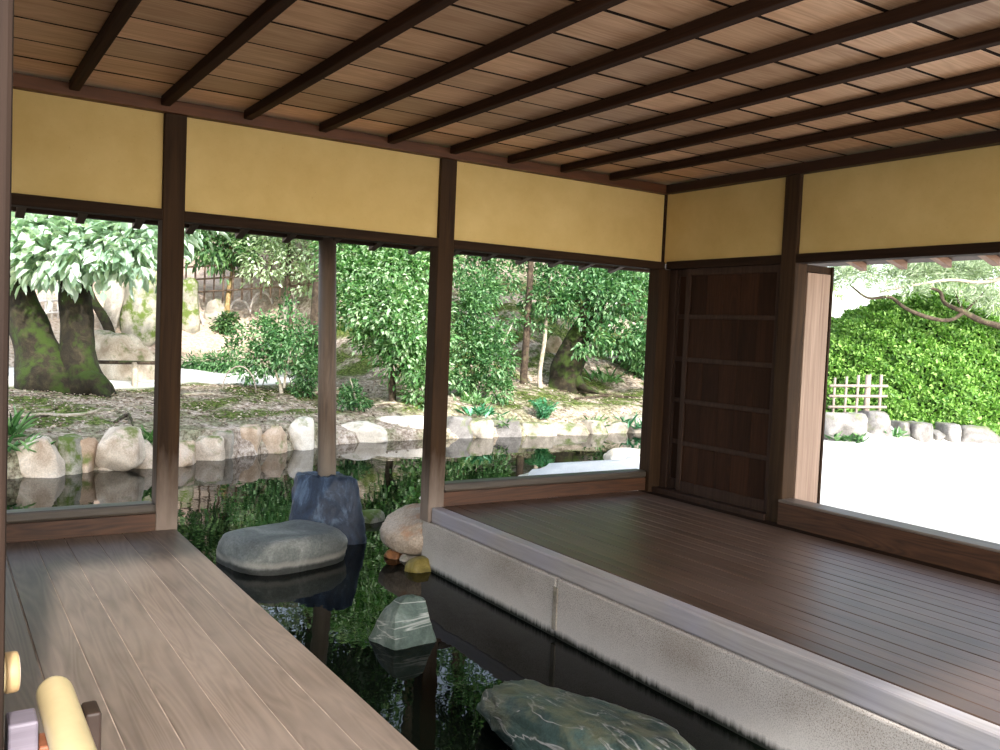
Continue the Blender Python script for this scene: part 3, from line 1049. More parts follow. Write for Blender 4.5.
# rocks under the hedge on the right
H = [(826, 868, 413, 441, 'stone_hedge', 'large white block below the bamboo fence'),
     (866, 892, 413, 442, 'stone_hedge', 'pale block with dark cleft right of the large white block'),
     (898, 914, 423, 442, 'stone_hedge', 'small white stone left of the round hedge stone'),
     (915, 938, 424, 443, 'stone_hedge', 'rounded white stone under the middle of the hedge'),
     (936, 946, 431, 442, 'stone_hedge', 'tiny grey stone wedged between two white hedge stones'),
     (944, 962, 424, 442, 'stone_hedge', 'upright white stone under the hedge'),
     (964, 1003, 427, 443, 'stone_hedge', 'long pale stone under the hedge at right edge')]
for k, (x0, x1, y0, y1, mt, lab) in enumerate(H):
    c = onz((x0 + x1) / 2, y1, -.2); d = dep(c)
    rx = (x1 - x0) / 2 * d / FOC; hh = (y1 - y0) * d / FOC
    o = rock('hedge_stone', (c.x + .1, c.y + .2, -.26 + (hh + .06) / 2), (rx * 1.12, .3, (hh + .06) / 2 * 1.03), mt, 400 + k, 8, 6, .06, -.6, .1, cr=(.84, 1.05))
    tag(o, lab, 'stone', 'stones below the hedge')


# garden rocks up the slope
def garden_rock(name, x0, x1, y0, y1, mt, lab, seed, e=2.8, ry=None, tilt=(0, 0)):
    g = gp((x0 + x1) / 2, y1)
    d = dep(g)
    rx = (x1 - x0) / 2 * d / FOC; h = (y1 - y0) * d / FOC
    ry = ry or rx * .7
    rz = (h + .25) / 2
    o = rock(name, (g.x, g.y + ry * .6, g.z - .25 + rz), (rx, ry, rz), mt, seed, e, 8, .1, -.55, .15, 4, None, None, tilt)
    return tag(o, lab, 'rock')


garden_rock('garden_rock', 84, 164, 333, 378, 'stone_pale', 'broad pale rock beyond the path behind the mossy trunk', 501, 6.0)
garden_rock('garden_rock', 103, 122, 278, 335, 'stone_grey', 'narrow upright grey rock between the thin trunks', 502, tilt=(0, .2))
garden_rock('garden_rock', 122, 165, 255, 345, 'stone_moss', 'big mossy grey rock mass behind the thin tan trunk', 503)
garden_rock('garden_rock', 168, 204, 277, 330, 'stone_moss', 'mossy rock just right of the left square post near the hoops', 504)
garden_rock('garden_rock', 205, 232, 299, 325, 'stone_grey', 'flat grey rock behind the bamboo hoops', 505)
garden_rock('garden_rock', 283, 300, 292, 318, 'stone_grey', 'grey rock at the end of the hoop row', 506)
garden_rock('garden_rock', 545, 565, 335, 352, 'stone_pink', 'tan rock beside the dark mossy stump', 507)


# ------------------------------------------------------------------ trees
def tree(name, base, lab, cat='tree', group=None):
    return tag(empty(name, base), lab, cat, group)


# big mossy tree on the left
g0 = gp(52, 388); d0 = dep(g0)
t = tree('mossy_tree', g0, 'old mossy tree with two leaning trunks and large pale leaves at left')
def P(px, py, dd=0.0):
    return pix(px, py, d0 + dd)


limb('trunk', [(P(60, 402, .1), .55), (P(50, 385), .50), (P(38, 350), .30), (P(22, 305), .22), (P(8, 265), .20), (P(-20, 190, .3), .18), (P(-60, 60, .5), .12)], 'bark_moss', t, 20, .25)
limb('trunk', [(P(84, 400, .1), .42), (P(82, 382), .34), (P(78, 350), .22), (P(76, 310), .20), (P(77, 270, .1), .21), (P(85, 240, .2), .17), (P(80, 150, .5), .12), (P(90, 40, .6), .08)], 'bark_moss', t, 18, .25)
limb('root', [(P(75, 385, -.1), .24), (P(96, 384, -.2), .17), (P(103, 392, -.3), .10), (P(108, 400, -.4), .04)], 'bark_moss', t, 12, .3)
limb('branch', [(P(78, 272, .1), .12), (P(98, 265, 0), .085), (P(120, 261, -.1), .07), (P(140, 252, -.2), .05), (P(170, 232, -.4), .03)], 'bark_dark', t, 10)
limb('branch', [(P(80, 250, .1), .10), (P(60, 222, -.3), .06), (P(30, 205, -.6), .035)], 'bark_dark', t, 8)
bl = []
rng = random.Random(4)
for (px, py, r, dd) in ((25, 235, 30, -.6), (60, 245, 34, -.5), (95, 240, 34, -.5), (130, 245, 30, -.5), (150, 225, 28, -.4), (28, 255, 22, -.2),
                        (60, 258, 20, -.3), (100, 215, 40, 0), (50, 205, 45, 0), (140, 205, 34, .3), (10, 205, 40, 0), (90, 160, 50, .6), (20, 150, 55, .6),
                        (105, 243, 18, -.6), (160, 190, 50, .8)):
    s = r * d0 / FOC
    bl.append((P(px, py, dd), (s, s * 1.1, s * .8)))
foliage('foliage', bl, 9500, .21, .09, 'leaf_big', t, 11, per=9, spread=.45, droop=.2, shell=.3)


def sapling(name, px, py, stem, blobs, n, L, W, lmat, bmat, lab, cat='tree', seed=1, per=22, extra=None, group=None, droop=.2, lift=0.0):
    """stem: list of (px,py,ddepth,radius_m); blobs: (px,py,rpx,ddepth)"""
    g = gp(px, py); d = dep(g)
    t = tree(name, g, lab, cat, group)
    pts = [(Vector((g.x, g.y, g.z - .15)), stem[0][3] * 1.2)] + [(pix(a, b, d + dd), r) for a, b, dd, r in stem]
    limb('trunk', pts, bmat, t, 10, .15)
    for br in (extra or []):
        limb('branch', [(pix(a, b, d + dd), r) for a, b, dd, r in br], bmat, t, 7, .1)
    bl = [(pix(a, b, d + dd), (r * d / FOC, r * d / FOC * 1.15, r * d / FOC * .85)) for a, b, r, dd in blobs]
    foliage('foliage', bl, n, L, W, lmat, t, seed, per=per, droop=droop)
    return t


# thin trunks between mossy tree and post
sapling('thin_tree', 134, 336, [(130, 325, 0, .09), (129, 295, 0, .08), (130, 265, 0, .075), (134, 200, 0, .06), (138, 120, 0, .04)],
        [(140, 150, 60, 0), (110, 120, 50, .5), (150, 215, 22, .2)], 2600, .14, .06, 'leaf_pale', 'bark_tan', 'thin tan-barked tree in front of the mossy rock mass', seed=21,
        extra=[[(130, 290, 0, .045), (138, 278, 0, .035), (147, 262, 0, .025), (153, 245, 0, .015)]])
sapling('thin_tree', 112, 338, [(108, 328, 0, .10), (100, 312, 0, .09), (92, 298, 0, .08), (87, 280, 0, .075), (84, 240, .2, .06), (70, 160, .4, .04)],
        [(60, 165, 60, .4), (40, 230, 22, .2)], 1800, .14, .06, 'leaf_pale', 'bark_moss', 'curved mossy sapling trunk leaning left behind the big mossy tree', seed=22)
# small dark-leaved tree right of left post
sapling('small_tree', 228, 326, [(227, 315, 0, .065), (229, 290, 0, .06), (233, 268, 0, .055), (230, 235, 0, .05), (225, 180, 0, .04)],
        [(215, 248, 24, -.3), (240, 250, 20, -.2), (205, 235, 22, 0), (235, 225, 30, .2), (195, 225, 22, .2), (210, 180, 40, .3)], 3000, .17, .07, 'leaf_dark', 'bark_tan',
        'small tree with drooping dark leaves just right of the left square post', seed=23, per=12, droop=.6)
sapling('small_tree', 291, 330, [(291, 318, 0, .05), (290, 300, 0, .05), (287, 275, 0, .045), (290, 240, 0, .04), (290, 170, 0, .03)],
        [(265, 262, 24, .1), (300, 250, 28, 0), (280, 235, 26, .3), (310, 280, 18, -.1), (290, 190, 50, .2), (250, 236, 18, .2)], 5200, .11, .055, 'leaf_pale', 'bark_dark',
        'slender pale-leaved tree left of the round post', seed=24)
# undergrowth by the path
sapling('leafy_shrub', 282, 394, [(280, 385, 0, .03), (274, 370, 0, .025), (262, 350, 0, .02), (258, 335, 0, .012)],
        [(255, 335, 20, .1), (285, 325, 24, .2), (262, 360, 22, 0), (290, 352, 26, 0), (238, 350, 14, .1), (300, 335, 20, .2), (245, 372, 12, 0), (272, 342, 26, 0)], 3600, .075, .036,
        'leaf_mid', 'bark_pale', 'loose green shrub on two stems between left post and round post', 'shrub', seed=25,
        extra=[[(284, 388, 0, .025), (286, 372, 0, .02), (291, 350, 0, .012)], [(276, 372, 0, .015), (262, 362, 0, .012), (248, 352, 0, .008)]])
sapling('leafy_shrub', 225, 334, [(225, 328, 0, .02), (224, 320, 0, .015), (222, 312, 0, .01)], [(222, 326, 9, 0), (229, 322, 7, 0)], 600, .10, .045, 'leaf_dark', 'bark_dark',
        'small dark bush at the foot of the dark-leaved tree', 'shrub', seed=26)
sapling('leafy_shrub', 212, 372, [(212, 368, 0, .02), (214, 362, 0, .015), (216, 358, 0, .01)], [(200, 364, 9, 0), (215, 362, 10, 0), (230, 364, 9, 0), (190, 362, 6, 0)], 1100, .12, .03, 'leaf_mid', 'bark_dark',
        'low grassy tuft along the far side of the path', 'shrub', seed=27, droop=.5)
sapling('leafy_shrub', 308, 398, [(308, 390, 0, .02), (307, 378, 0, .016), (306, 365, 0, .01)], [(306, 375, 12, 0), (312, 360, 12, .1), (300, 392, 9, 0)], 1500, .07, .033, 'leaf_mid', 'bark_dark',
        'narrow green bush close to the left of the round post', 'shrub', seed=28)
# big bright bush in the second opening
sapling('bright_bush', 392, 402, [(392, 390, 0, .06), (390, 365, 0, .055), (385, 335, 0, .045), (388, 300, 0, .03), (392, 260, 0, .02)],
        [(360, 275, 34, 0), (400, 270, 38, -.1), (385, 310, 36, -.3), (355, 305, 26, 0), (415, 325, 34, -.3), (402, 352, 28, -.2), (372, 338, 18, 0), (425, 370, 24, -.2),
         (345, 250, 30, .3), (420, 245, 34, .2), (380, 235, 40, .3), (420, 395, 16, -.2)], 22000, .085, .045, 'leaf_bright', 'bark_dark',
        'big bright-leaved bush filling the opening left of the plinth post', 'shrub', seed=31,
        extra=[[(392, 385, 0, .04), (405, 360, -.1, .03), (420, 335, -.2, .02), (428, 300, -.2, .012)], [(388, 360, 0, .035), (370, 335, 0, .02), (355, 300, 0, .012)]])
sapling('leafy_shrub', 356, 412, [(356, 402, 0, .02), (353, 390, 0, .015), (350, 378, 0, .01)], [(348, 396, 9, 0), (344, 405, 8, 0), (360, 402, 9, 0), (354, 388, 7, .1)], 900, .06, .03, 'leaf_mid', 'bark_pale',
        'low green shrub at the bank just right of the round post', 'shrub', seed=32)
# third opening
sapling('slim_tree', 524, 384, [(524, 372, 0, .075), (526, 345, 0, .07), (529, 300, 0, .065), (531, 255, 0, .06), (534, 160, 0, .05)],
        [(502, 278, 20, -.2), (552, 264, 18, .3), (480, 268, 26, 0), (510, 248, 24, .3), (530, 300, 12, .3), (540, 280, 14, .3), (518, 318, 12, .2), (465, 262, 22, -.2), (500, 225, 50, .3), (555, 235, 40, .4), (530, 170, 70, .2)], 10500, .085, .045,
        'leaf_mid', 'bark_dark', 'slim straight tree in the third opening, first trunk right of the plinth post', seed=41)
sapling('slim_tree', 541, 388, [(540, 372, 0, .045), (544, 345, 0, .04), (546, 325, 0, .035), (548, 300, 0, .025), (552, 270, 0, .015)],
        [(548, 300, 18, 0), (560, 280, 20, .1), (538, 320, 12, 0)], 1800, .08, .04, 'leaf_mid', 'bark_pale', 'pale thin sapling leaning beside the slim straight tree', seed=42)
sapling('leafy_shrub', 490, 400, [(490, 390, 0, .05), (488, 370, 0, .04), (482, 345, 0, .03), (478, 315, 0, .02)],
        [(466, 345, 24, 0), (490, 338, 22, .1), (468, 310, 24, .1), (494, 365, 20, -.1), (462, 375, 18, 0), (480, 292, 22, .2), (498, 390, 14, -.2), (470, 392, 10, 0)], 8500, .07, .036,
        'leaf_mid', 'bark_pale', 'wide green shrub right of the plinth post in the third opening', 'shrub', seed=43,
        extra=[[(489, 385, 0, .03), (472, 372, 0, .02), (458, 355, 0, .01)], [(488, 372, 0, .03), (500, 350, 0, .02), (512, 325, 0, .01)]])
g = gp(566, 388); d = dep(g)
t = tree('leaning_tree', g, 'thick dark mossy leaning tree with dense glossy leaves left of the corner post')
limb('trunk', [(pix(560, 402, d), .40), (pix(564, 385, d), .36), (pix(569, 362, d), .31), (pix(577, 342, d + .1), .26), (pix(592, 315, d + .2), .20), (pix(600, 270, d + .4), .16), (pix(605, 180, d + .8), .10)], 'bark_moss', t, 18, .25)
limb('root', [(pix(574, 380, d - .1), .16), (pix(584, 388, d - .3), .08), (pix(598, 393, d - .5), .03)], 'bark_moss', t, 10, .3)
limb('branch', [(pix(584, 335, d + .1), .12), (pix(610, 312, d), .07), (pix(640, 300, d - .2), .03)], 'bark_dark', t, 8)
limb('branch', [(pix(588, 320, d + .1), .10), (pix(572, 295, d), .06), (pix(562, 270, d - .2), .03)], 'bark_dark', t, 8)
bl = [(pix(a, b, d + dd), (r * d / FOC, r * d / FOC, r * d / FOC * .8)) for a, b, r, dd in
      ((590, 300, 34, -.5), (620, 290, 38, -.4), (645, 320, 32, -.4), (605, 265, 36, -.1), (640, 262, 36, 0), (575, 275, 24, -.2), (620, 335, 24, -.5), (590, 340, 18, -.7), (650, 355, 22, -.2),
       (560, 300, 14, -.6), (620, 200, 80, .6), (660, 290, 40, .4))]
foliage('foliage', bl, 14000, .10, .048, 'leaf_mid', t, 44)
sapling('leafy_shrub', 640, 378, [(640, 370, 0, .04), (638, 355, 0, .03), (640, 335, 0, .02)], [(635, 352, 18, 0), (652, 345, 20, 0), (645, 368, 12, 0)], 3000, .09, .045, 'leaf_dark', 'bark_dark',
        'dark bush by the corner post below the leaning tree', 'shrub', seed=45)


def tuft(name, px, py, n, L, W, mat, lab, seed, spread=.05, cat='plant'):
    g = gp(px, py)
    rng = np.random.default_rng(seed)
    a = rng.uniform(0, 2 * PI, n)
    el = rng.uniform(.35, 1.3, n)
    D = np.stack([np.cos(a) * np.cos(el), np.sin(a) * np.cos(el), np.sin(el)], 1)
    Pp = np.array(g) + rng.normal(size=(n, 3)) * np.array([spread, spread, .01])
    Nn = np.stack([-np.cos(a) * np.sin(el), -np.sin(a) * np.sin(el), np.cos(el)], 1)
    o = leaves(name, Pp, D, Nn, L, W, mat, None, rng)
    return tag(o, lab, cat)


def fern(px, py, n, L, lab, seed, mat='leaf_fern'):
    g = gp(px, py)
    t = tag(empty('fern', g), lab, 'fern')
    rng = np.random.default_rng(seed)
    for k in range(n):
        a = 2 * PI * k / n + rng.uniform(-.2, .2); el = rng.uniform(.85, 1.4); Lk = L * rng.uniform(.75, 1.1)
        m = 14
        s = np.linspace(.12, 1, m)
        h = np.array([math.cos(a), math.sin(a), 0])
        mid = np.array(g)[None] + h[None] * (s * Lk * math.cos(el))[:, None] + np.array([[0, 0, 1]]) * ((s * math.sin(el) - .28 * s ** 2) * Lk)[:, None]
        side = np.array([-math.sin(a), math.cos(a), 0])
        Pp = np.repeat(mid, 2, 0)
        sg = np.tile([1, -1], m)[:, None]
        D = side[None] * sg + h[None] * .5
        Nn = np.tile([[0, 0, 1.0]], (2 * m, 1)) + h[None] * .3
        leaves('frond', Pp, D, Nn, L * .17, L * .055, mat, t, rng)
    return t


fern(543, 420, 16, .50, 'bright blue-green fern on the bank below the pale sapling', 51)
tuft('grass_tuft', 506, 428, 40, .22, .02, 'leaf_bright', 'small grass tuft between the pale edging blocks', 52)
tuft('grass_tuft', 630, 428, 60, .26, .03, 'leaf_fern', 'leafy tuft beside the last white edging stone', 53, .15)
tuft('grass_tuft', 594, 427, 40, .22, .02, 'leaf_bright', 'grass tuft among the white blocks below the mossy slope', 54, .05)
tuft('grass_tuft', 151, 444, 40, .22, .025, 'leaf_bright', 'grass tuft above the sloping stone near the left post', 55)
tuft('grass_tuft', 10, 436, 50, .3, .03, 'leaf_mid', 'grass tuft on the bank beside the near post', 56)
tuft('leafy_weed', 474, 404, 60, .2, .06, 'leaf_bright', 'yellow-green weed on the bank right of the plinth post', 57, .12)
tuft('leafy_weed', 478, 415, 60, .2, .05, 'leaf_fern', 'low leafy weed above the pale edging blocks', 58, .15)
tuft('leafy_weed', 605, 382, 50, .3, .06, 'leaf_bright', 'light green weed on the bare slope left of the corner post', 59, .2)
tuft('leafy_weed', 20, 452, 40, .2, .04, 'leaf_mid', 'weed growing behind the small grey stone at far left', 60, .1)

rng = np.random.default_rng(606)
lx = rng.uniform(-6.5, 7.5, 9000); lt = .15 + 3.5 * rng.uniform(0, 1, 9000) ** .8
ly = np.interp(lx, BX, BY) + lt
keep = (lx < 1.5) | (rng.uniform(0, 1, 9000) < .45)
lx, ly, lt = lx[keep], ly[keep], lt[keep]
nl = len(lx)
lz = height(lx, ly) + .012
a = rng.uniform(0, 2 * PI, nl)
Dv = np.stack([np.cos(a), np.sin(a), rng.normal(size=nl) * .25], 1)
Nv = rng.normal(size=(nl, 3)) * .35 + np.array([0, 0, 1.0])
o = leaves('leaf_litter', np.stack([lx, ly, lz], 1), Dv, Nv, .048, .026, 'leaf_litter', None, rng)
tag(o, 'scattered dry fallen leaves on the far bank', 'fallen leaves', kind='stuff')

for k, (px, py, lab) in enumerate(((838, 441, 'dark weed at the foot of the large white block below the bamboo fence'),
                                   (857, 442, 'low weed before the large white block, second from the shutter case'),
                                   (895, 437, 'leafy weed between the cleft block and the small white stone'),
                                   (917, 430, 'weed behind the rounded white stone under the hedge'))):
    tuft('leafy_weed', px, py, 40, .15, .04, 'leaf_mid', lab, 90 + k, .06)

# sticks and surface roots on the bank
for k, (pts, lab) in enumerate((
        ([(22, 418), (45, 416), (68, 417), (92, 414), (104, 408)], 'long pale root lying on the bank below the mossy tree'),
        ([(24, 428), (32, 420), (48, 417)], 'short crooked root at far left of the bank'),
        ([(115, 424), (128, 416), (134, 430)], 'thin bent twig on the bank above the rounded stone'),
        ([(183, 396), (205, 395), (228, 397)], 'pale stick along the mossy path edge right of the left post'),
        ([(365, 408), (390, 404), (415, 408)], 'pale stick on the bank left of the plinth post'),
        ([(560, 392), (595, 394), (630, 398), (655, 400)], 'long dark root crossing the slope left of the corner post'),
        ([(575, 400), (610, 397), (650, 406)], 'second dark root below the first on the slope'),
        ([(452, 376), (468, 386), (482, 398)], 'thin bare branch leaning from the wide green shrub'))):
    q = [(gp(a, b) + Vector((0, 0, .02)), .022) for a, b in pts]
    q[-1] = (q[-1][0], .008)
    bm = bmesh.new(); p, r = smooth_path(q, 5); addtube(bm, p, r, 7, .2, k)
    o = fin('root' if 'root' in lab else 'stick', bm, 'bark_pale' if 'pale' in lab else 'bark_dark', None, True)
    tag(o, lab, 'root' if 'root' in lab else 'stick')


# ------------------------------------------------------------------ fences and hoops
def tube1(name, a, b, r, mat, parent, seg=8):
    bm = bmesh.new(); addtube(bm, [a, (a + b) / 2, b], [r, r, r], seg)
    return fin(name, bm, mat, parent, True)


def fence(lab, A, Bp, n, h, rails, mat, r=.02, over=.06, sink=.05):
    f = empty('bamboo_fence', (A + Bp) / 2); tag(f, lab, 'fence')
    for k in range(n):
        p = A.lerp(Bp, k / (n - 1))
        tube1('upright', p + Vector((0, 0, -sink)), p + Vector((0, 0, h + random.uniform(-.03, .05))), r * random.uniform(.85, 1.15), mat, f)
    dv = (Bp - A).normalized()
    for z in rails:
        tube1('rail', A - dv * over + Vector((0, -.02, z)), Bp + dv * over + Vector((0, -.02, z)), r, mat, f)
    return f


a = gp(26, 320); b = gp(64, 318)
fence('pale bamboo lattice fence at far left behind the mossy trunks', a, b, 7, .75, (.12, .36, .6), 'bamboo_white', .022)
a = gp(176, 302); b = gp(318, 293)
fence('dark bamboo lattice fence across the slope left of the round post', a, b, 16, .95, (.2, .5, .8), 'bamboo_dark', .022)
a = pix(833, 412, 13.6); b = pix(879, 412, 13.75)
f = fence('weathered bamboo lattice fence above the white block by the hedge', a, b, 5, .56, (.08, .25, .41), 'bamboo_grey', .022, .10, .25)
tube1('fence_post', a.lerp(b, .73) + Vector((0, .02, -.2)), a.lerp(b, .73) + Vector((0, .02, .58)), .036, 'bamboo_grey', f)

# low rail beside the path
g = gp(135, 387)
f = empty('wooden_rail', g); tag(f, 'low wooden rail on a stump post beside the path behind the mossy trunk', 'rail')
d = dep(g)
tube1('post', g - Vector((0, 0, .1)), pix(135, 362, d), .05, 'bark_pale', f, 10)
tube1('rail', pix(92, 362, d), pix(168, 363, d), .03, 'bark_dark', f, 8)


def hoop(px0, px1, ytop, ybot, r, mat, lab, grp):
    g = gp((px0 + px1) / 2, ybot); d = dep(g)
    hw = (px1 - px0) / 2 * d / FOC; h = (ybot - ytop) * d / FOC
    rx = Vector((RX.x, RX.y, 0)).normalized()
    pts = []
    for k in range(15):
        a = PI * k / 14
        pts.append(g + rx * (-math.cos(a) * hw) + Vector((0, 0, math.sin(a) * h - .05)))
    bm = bmesh.new(); addtube(bm, pts, [r] * 15, 7)
    o = fin('bamboo_hoop', bm, mat, None, True)
    return tag(o, lab, 'hoop', grp)


hoop(183, 203, 309, 323, .03, 'bamboo_white', 'white half hoop edging the slope, first right of the left post', 'white bamboo hoops')
hoop(205, 228, 304, 320, .03, 'bamboo_white', 'white half hoop edging the slope, second right of the left post', 'white bamboo hoops')
hoop(229, 250, 298, 313, .03, 'bamboo_white', 'white half hoop edging the slope, third right of the left post', 'white bamboo hoops')
hoop(250, 274, 290, 312, .03, 'bamboo_white', 'white half hoop edging the slope, tallest and furthest right', 'white bamboo hoops')
hoop(222, 256, 363, 390, .010, 'bamboo_grey', 'thin twig hoop on the path edge, left one before the loose green shrub', 'thin twig hoops')
hoop(262, 292, 364, 390, .010, 'bamboo_grey', 'thin twig hoop on the path edge behind the shrub stems', 'thin twig hoops')
hoop(372, 402, 366, 392, .010, 'bamboo_grey', 'thin twig hoop under the big bright bush', 'thin twig hoops')

# ------------------------------------------------------------------ hedge on the right
hc = pix(918, 372, 16.2)
hb = Vector((hc.x, hc.y, .0))
t = tree('clipped_hedge', hb, 'large rounded clipped green hedge behind the row of white stones', 'hedge')
rng = np.random.default_rng(77)
HR = np.array([2.9, 2.2, 2.25])
AX = np.array([[.84, -.54, 0], [.54, .84, 0], [0, 0, 1]])
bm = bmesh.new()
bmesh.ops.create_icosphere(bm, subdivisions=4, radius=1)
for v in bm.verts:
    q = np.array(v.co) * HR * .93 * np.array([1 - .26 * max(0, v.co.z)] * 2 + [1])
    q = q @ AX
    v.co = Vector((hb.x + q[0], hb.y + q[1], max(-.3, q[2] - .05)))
fin('shade_core', bm, 'core', t, True)
m = 70000
dd = rng.normal(size=(m, 3)); dd[:, 2] = np.abs(dd[:, 2]); dd /= np.linalg.norm(dd, axis=1, keepdims=True)
lump = 1 + .035 * np.sin(dd[:, 0] * 17 + 3 * dd[:, 1]) * np.sin(dd[:, 1] * 19) + .02 * np.sin(dd[:, 2] * 31 + dd[:, 0] * 23)
taper = np.stack([1 - .26 * dd[:, 2], 1 - .26 * dd[:, 2], np.ones(m)], 1)
Pp = (dd * HR * taper * (lump * (.95 + .05 * rng.uniform(0, 1, m)))[:, None]) @ AX + np.array([hb.x, hb.y, -.05])
nn = (dd / HR) @ AX; nn /= np.linalg.norm(nn, axis=1, keepdims=True)
leaves('foliage', Pp, nn * .7 + rng.normal(size=(m, 3)) * .6, nn + rng.normal(size=(m, 3)) * .5, .075, .045, 'leaf_hedge', t, rng)

# paler hedge behind
h2 = pix(1030, 372, 19.5)
t2 = tree('clipped_hedge', Vector((h2.x, h2.y, 0)), 'pale yellow-green hedge mound behind the large hedge at the right edge', 'hedge')
bm = bmesh.new()
bmesh.ops.create_icosphere(bm, subdivisions=4, radius=1)
HR2 = np.array([3.2, 2.2, 2.3])
for v in bm.verts:
    qv = (np.array(v.co) * HR2 * .93) @ AX
    v.co = Vector((h2.x + qv[0], h2.y + qv[1], max(-.3, qv[2] - .05)))
fin('shade_core', bm, 'core', t2, True)
m = 24000
dd = rng.normal(size=(m, 3)); dd[:, 2] = np.abs(dd[:, 2]); dd /= np.linalg.norm(dd, axis=1, keepdims=True)
lump = 1 + .05 * np.sin(dd[:, 0] * 13 + 3 * dd[:, 1]) * np.sin(dd[:, 1] * 15)
Pp = (dd * HR2 * (lump * (.95 + .05 * rng.uniform(0, 1, m)))[:, None]) @ AX + np.array([h2.x, h2.y, -.05])
nn = (dd / HR2) @ AX; nn /= np.linalg.norm(nn, axis=1, keepdims=True)
leaves('foliage', Pp, nn * .7 + rng.normal(size=(m, 3)) * .6, nn + rng.normal(size=(m, 3)) * .5, .13, .07, 'leaf_lime', t2, rng)

# pine leaning over the hedge
g = pix(1055, 425, 14.4); g.z = -.1; d = dep(g)
t = tree('pine_tree', g, 'old pine with long crooked branches reaching over the hedge')
q = lambda a, b, dd=0: pix(a, b, d + dd)
limb('trunk', [(g, .25), (q(1040, 330, 0), .2), (q(1030, 260), .16), (q(1010, 180), .1)], 'bark_dark', t, 12)
for pts in ([(1035, 335, .13), (985, 322, .10), (964, 312, .09), (945, 303, .07), (940, 292, .06), (928, 287, .04)],
            [(964, 312, .07), (950, 320, .06), (930, 318, .07), (905, 308, .06), (890, 297, .055), (868, 298, .04), (850, 285, .03)],
            [(1030, 270, .1), (985, 282, .06), (950, 280, .05), (915, 285, .04), (880, 292, .03)],
            [(964, 312, .04), (975, 302, .03), (984, 292, .015)], [(964, 312, .04), (958, 300, .03), (954, 290, .015)]):
    limb('branch', [(q(a, b), r * .5) for a, b, r in pts], 'bark_pale' if pts[0][0] == 1030 else 'bark_dark', t, 8, .2)
bl = []
for (a, b, r, dd) in ((845, 276, 16, 0), (865, 272, 16, .3), (900, 275, 18, .2), (930, 272, 18, .3), (960, 270, 20, .2), (990, 272, 20, .2), (880, 285, 10, -.2), (915, 292, 10, -.2), (985, 295, 16, 0),
                      (850, 262, 18, .5), (920, 255, 26, .5), (980, 250, 26, .5), (1000, 305, 14, .2), (960, 295, 10, -.2), (900, 225, 40, .8), (1000, 210, 50, .8)):
    s = r * d / FOC
    bl.append((q(a, b, dd), (s, s, s * .45)))
foliage('foliage', bl, 20000, .10, .011, 'leaf_pine', t, 81, per=40, spread=.3, droop=-.5)

# far trees closing the garden
FT = [(-22, 24, 9, 'leaf_pale'), (-14, 30, 8, 'leaf_mid'), (-7.5, 31, 6.0, 'leaf_pale'), (2, 34, 7.0, 'leaf_pale'), (5.5, 21, 8.5, 'leaf_mid'), (9, 18, 8.0, 'leaf_bright'),
      (13, 15, 8.5, 'leaf_mid'), (17, 19, 9, 'leaf_dark'), (24, 20, 8.5, 'leaf_pale'), (31, 17, 9, 'leaf_pale'), (39, 12, 9, 'leaf_mid'), (44, 22, 10, 'leaf_pale'),
      (-13, 12, 7.5, 'leaf_mid'), (-20, 6, 8, 'leaf_mid'), (9.5, 27, 10, 'leaf_dark')]
TALL = [(-3.0, 27.0, 10.5), (1.95, 12.6, 10.0), (4.6, 13.0, 10.5), (8.6, 11.5, 9.5)]
FL = ['at far left', 'behind the pale fence', 'on the crest behind the mossy trunk', 'above the dark fence', 'behind the big bright bush', 'behind the slim straight tree',
      'behind the leaning tree', 'beyond the corner post', 'left behind the hedge', 'straight behind the hedge', 'right behind the hedge', 'furthest right', 'left of the mossy tree',
      'at the left pond end', 'tallest at the back']
for k, ((x, y, h, mt), lb) in enumerate(zip(FT, FL)):
    z = hgt(x, y)
    rng = random.Random(900 + k)
    t = tree('garden_tree', Vector((x, y, z)), 'leafy background tree %s' % lb, group='background trees')
    tr = h * .028
    limb('trunk', [(Vector((x, y, z - .3)), tr * 1.4), (Vector((x + .1, y, z + h * .3)), tr), (Vector((x - .1, y + .1, z + h * .8)), tr * .5)], 'bark_dark', t, 10)
    bl = []
    for i in range(15):
        a = rng.uniform(0, 2 * PI); rr = rng.uniform(.05, .36) * h
        hh = rng.uniform(.22, .95) * h
        k2 = 1 - abs(hh / h - .5) * .9
        s = rng.uniform(.10, .17) * h
        bl.append((Vector((x + math.cos(a) * rr * k2, y + math.sin(a) * rr * k2, z + hh)), (s, s, s * .75)))
    foliage('foliage', bl, 7000, .20, .10, mt, t, 950 + k, per=30, droop=.2)

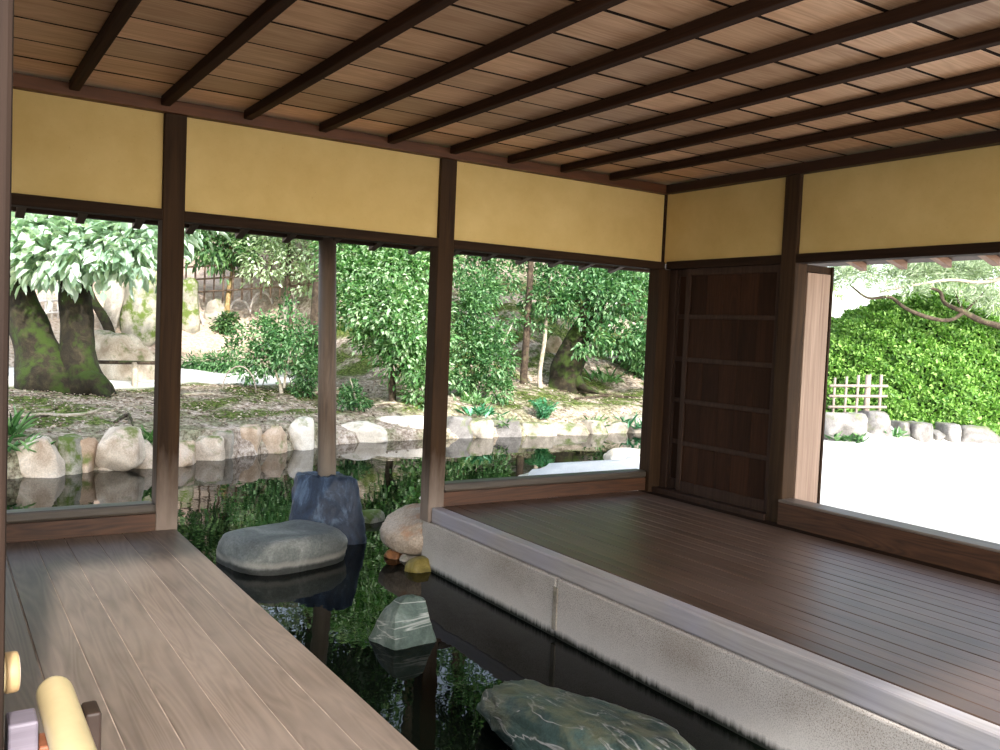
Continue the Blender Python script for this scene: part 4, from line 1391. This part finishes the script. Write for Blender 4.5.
for k, ((x, y, h), lb) in enumerate(zip(TALL, ('far up the slope behind the left square post', 'behind the round post', 'behind the leaning mossy tree', 'behind the corner post'))):
    z = hgt(x, y)
    rng = random.Random(700 + k)
    t = tree('tall_tree', Vector((x, y, z)), 'tall dark-crowned tree standing %s' % lb, group='tall garden trees')
    limb('trunk', [(Vector((x, y, z - .3)), .20), (Vector((x + .1, y, z + h * .35)), .15), (Vector((x - .1, y - .3, z + h * .85)), .07)], 'bark_dark', t, 12)
    bl = []
    for i in range(14):
        a = rng.uniform(0, 2 * PI); rr = rng.uniform(.2, 1.8)
        hh = rng.uniform(.42, .95) * h
        sz = rng.uniform(.6, 1.0)
        bl.append((Vector((x + math.cos(a) * rr, y - .6 + math.sin(a) * rr, z + hh)), (sz, sz, sz * .7)))
    foliage('foliage', bl, 9000, .17, .085, 'leaf_shade', t, 750 + k, per=30, droop=.3)

# ------------------------------------------------------------------ light
w = bpy.data.worlds.new('sky'); SC.world = w; w.use_nodes = True
nt = w.node_tree; nt.nodes.clear()
out = nt.nodes.new('ShaderNodeOutputWorld'); bg = nt.nodes.new('ShaderNodeBackground')
sky = nt.nodes.new('ShaderNodeTexSky')
sky.sky_type = 'NISHITA'; sky.sun_disc = False
sky.sun_elevation = math.radians(32); sky.sun_rotation = math.radians(186)
sky.air_density = 1.0; sky.dust_density = 1.5; sky.ozone_density = 1.0
hs = nt.nodes.new('ShaderNodeHueSaturation'); hs.inputs['Saturation'].default_value = .6
nt.links.new(sky.outputs[0], hs.inputs['Color']); nt.links.new(hs.outputs[0], bg.inputs[0]); nt.links.new(bg.outputs[0], out.inputs[0])
bg.inputs[1].default_value = .33
sd_ = bpy.data.lights.new('sun', 'SUN'); sd_.energy = 3.8; sd_.angle = math.radians(2.0); sd_.color = (1, .97, .92)
so = bpy.data.objects.new('sun', sd_); COL.objects.link(so)
sdir = Vector((-.135, -1.0, .63)).normalized()
so.rotation_euler = sdir.to_track_quat('Z', 'Y').to_euler()
so.location = (5, -5, 12)

SC.view_settings.view_transform = 'Standard'
SC.view_settings.look = 'None'
SC.view_settings.gamma = 1.0
SC.view_settings.use_curve_mapping = False
SC.view_settings.exposure = 0.95
SC.cycles.use_denoising = True
SC.cycles.max_bounces = 10
SC.cycles.diffuse_bounces = 6
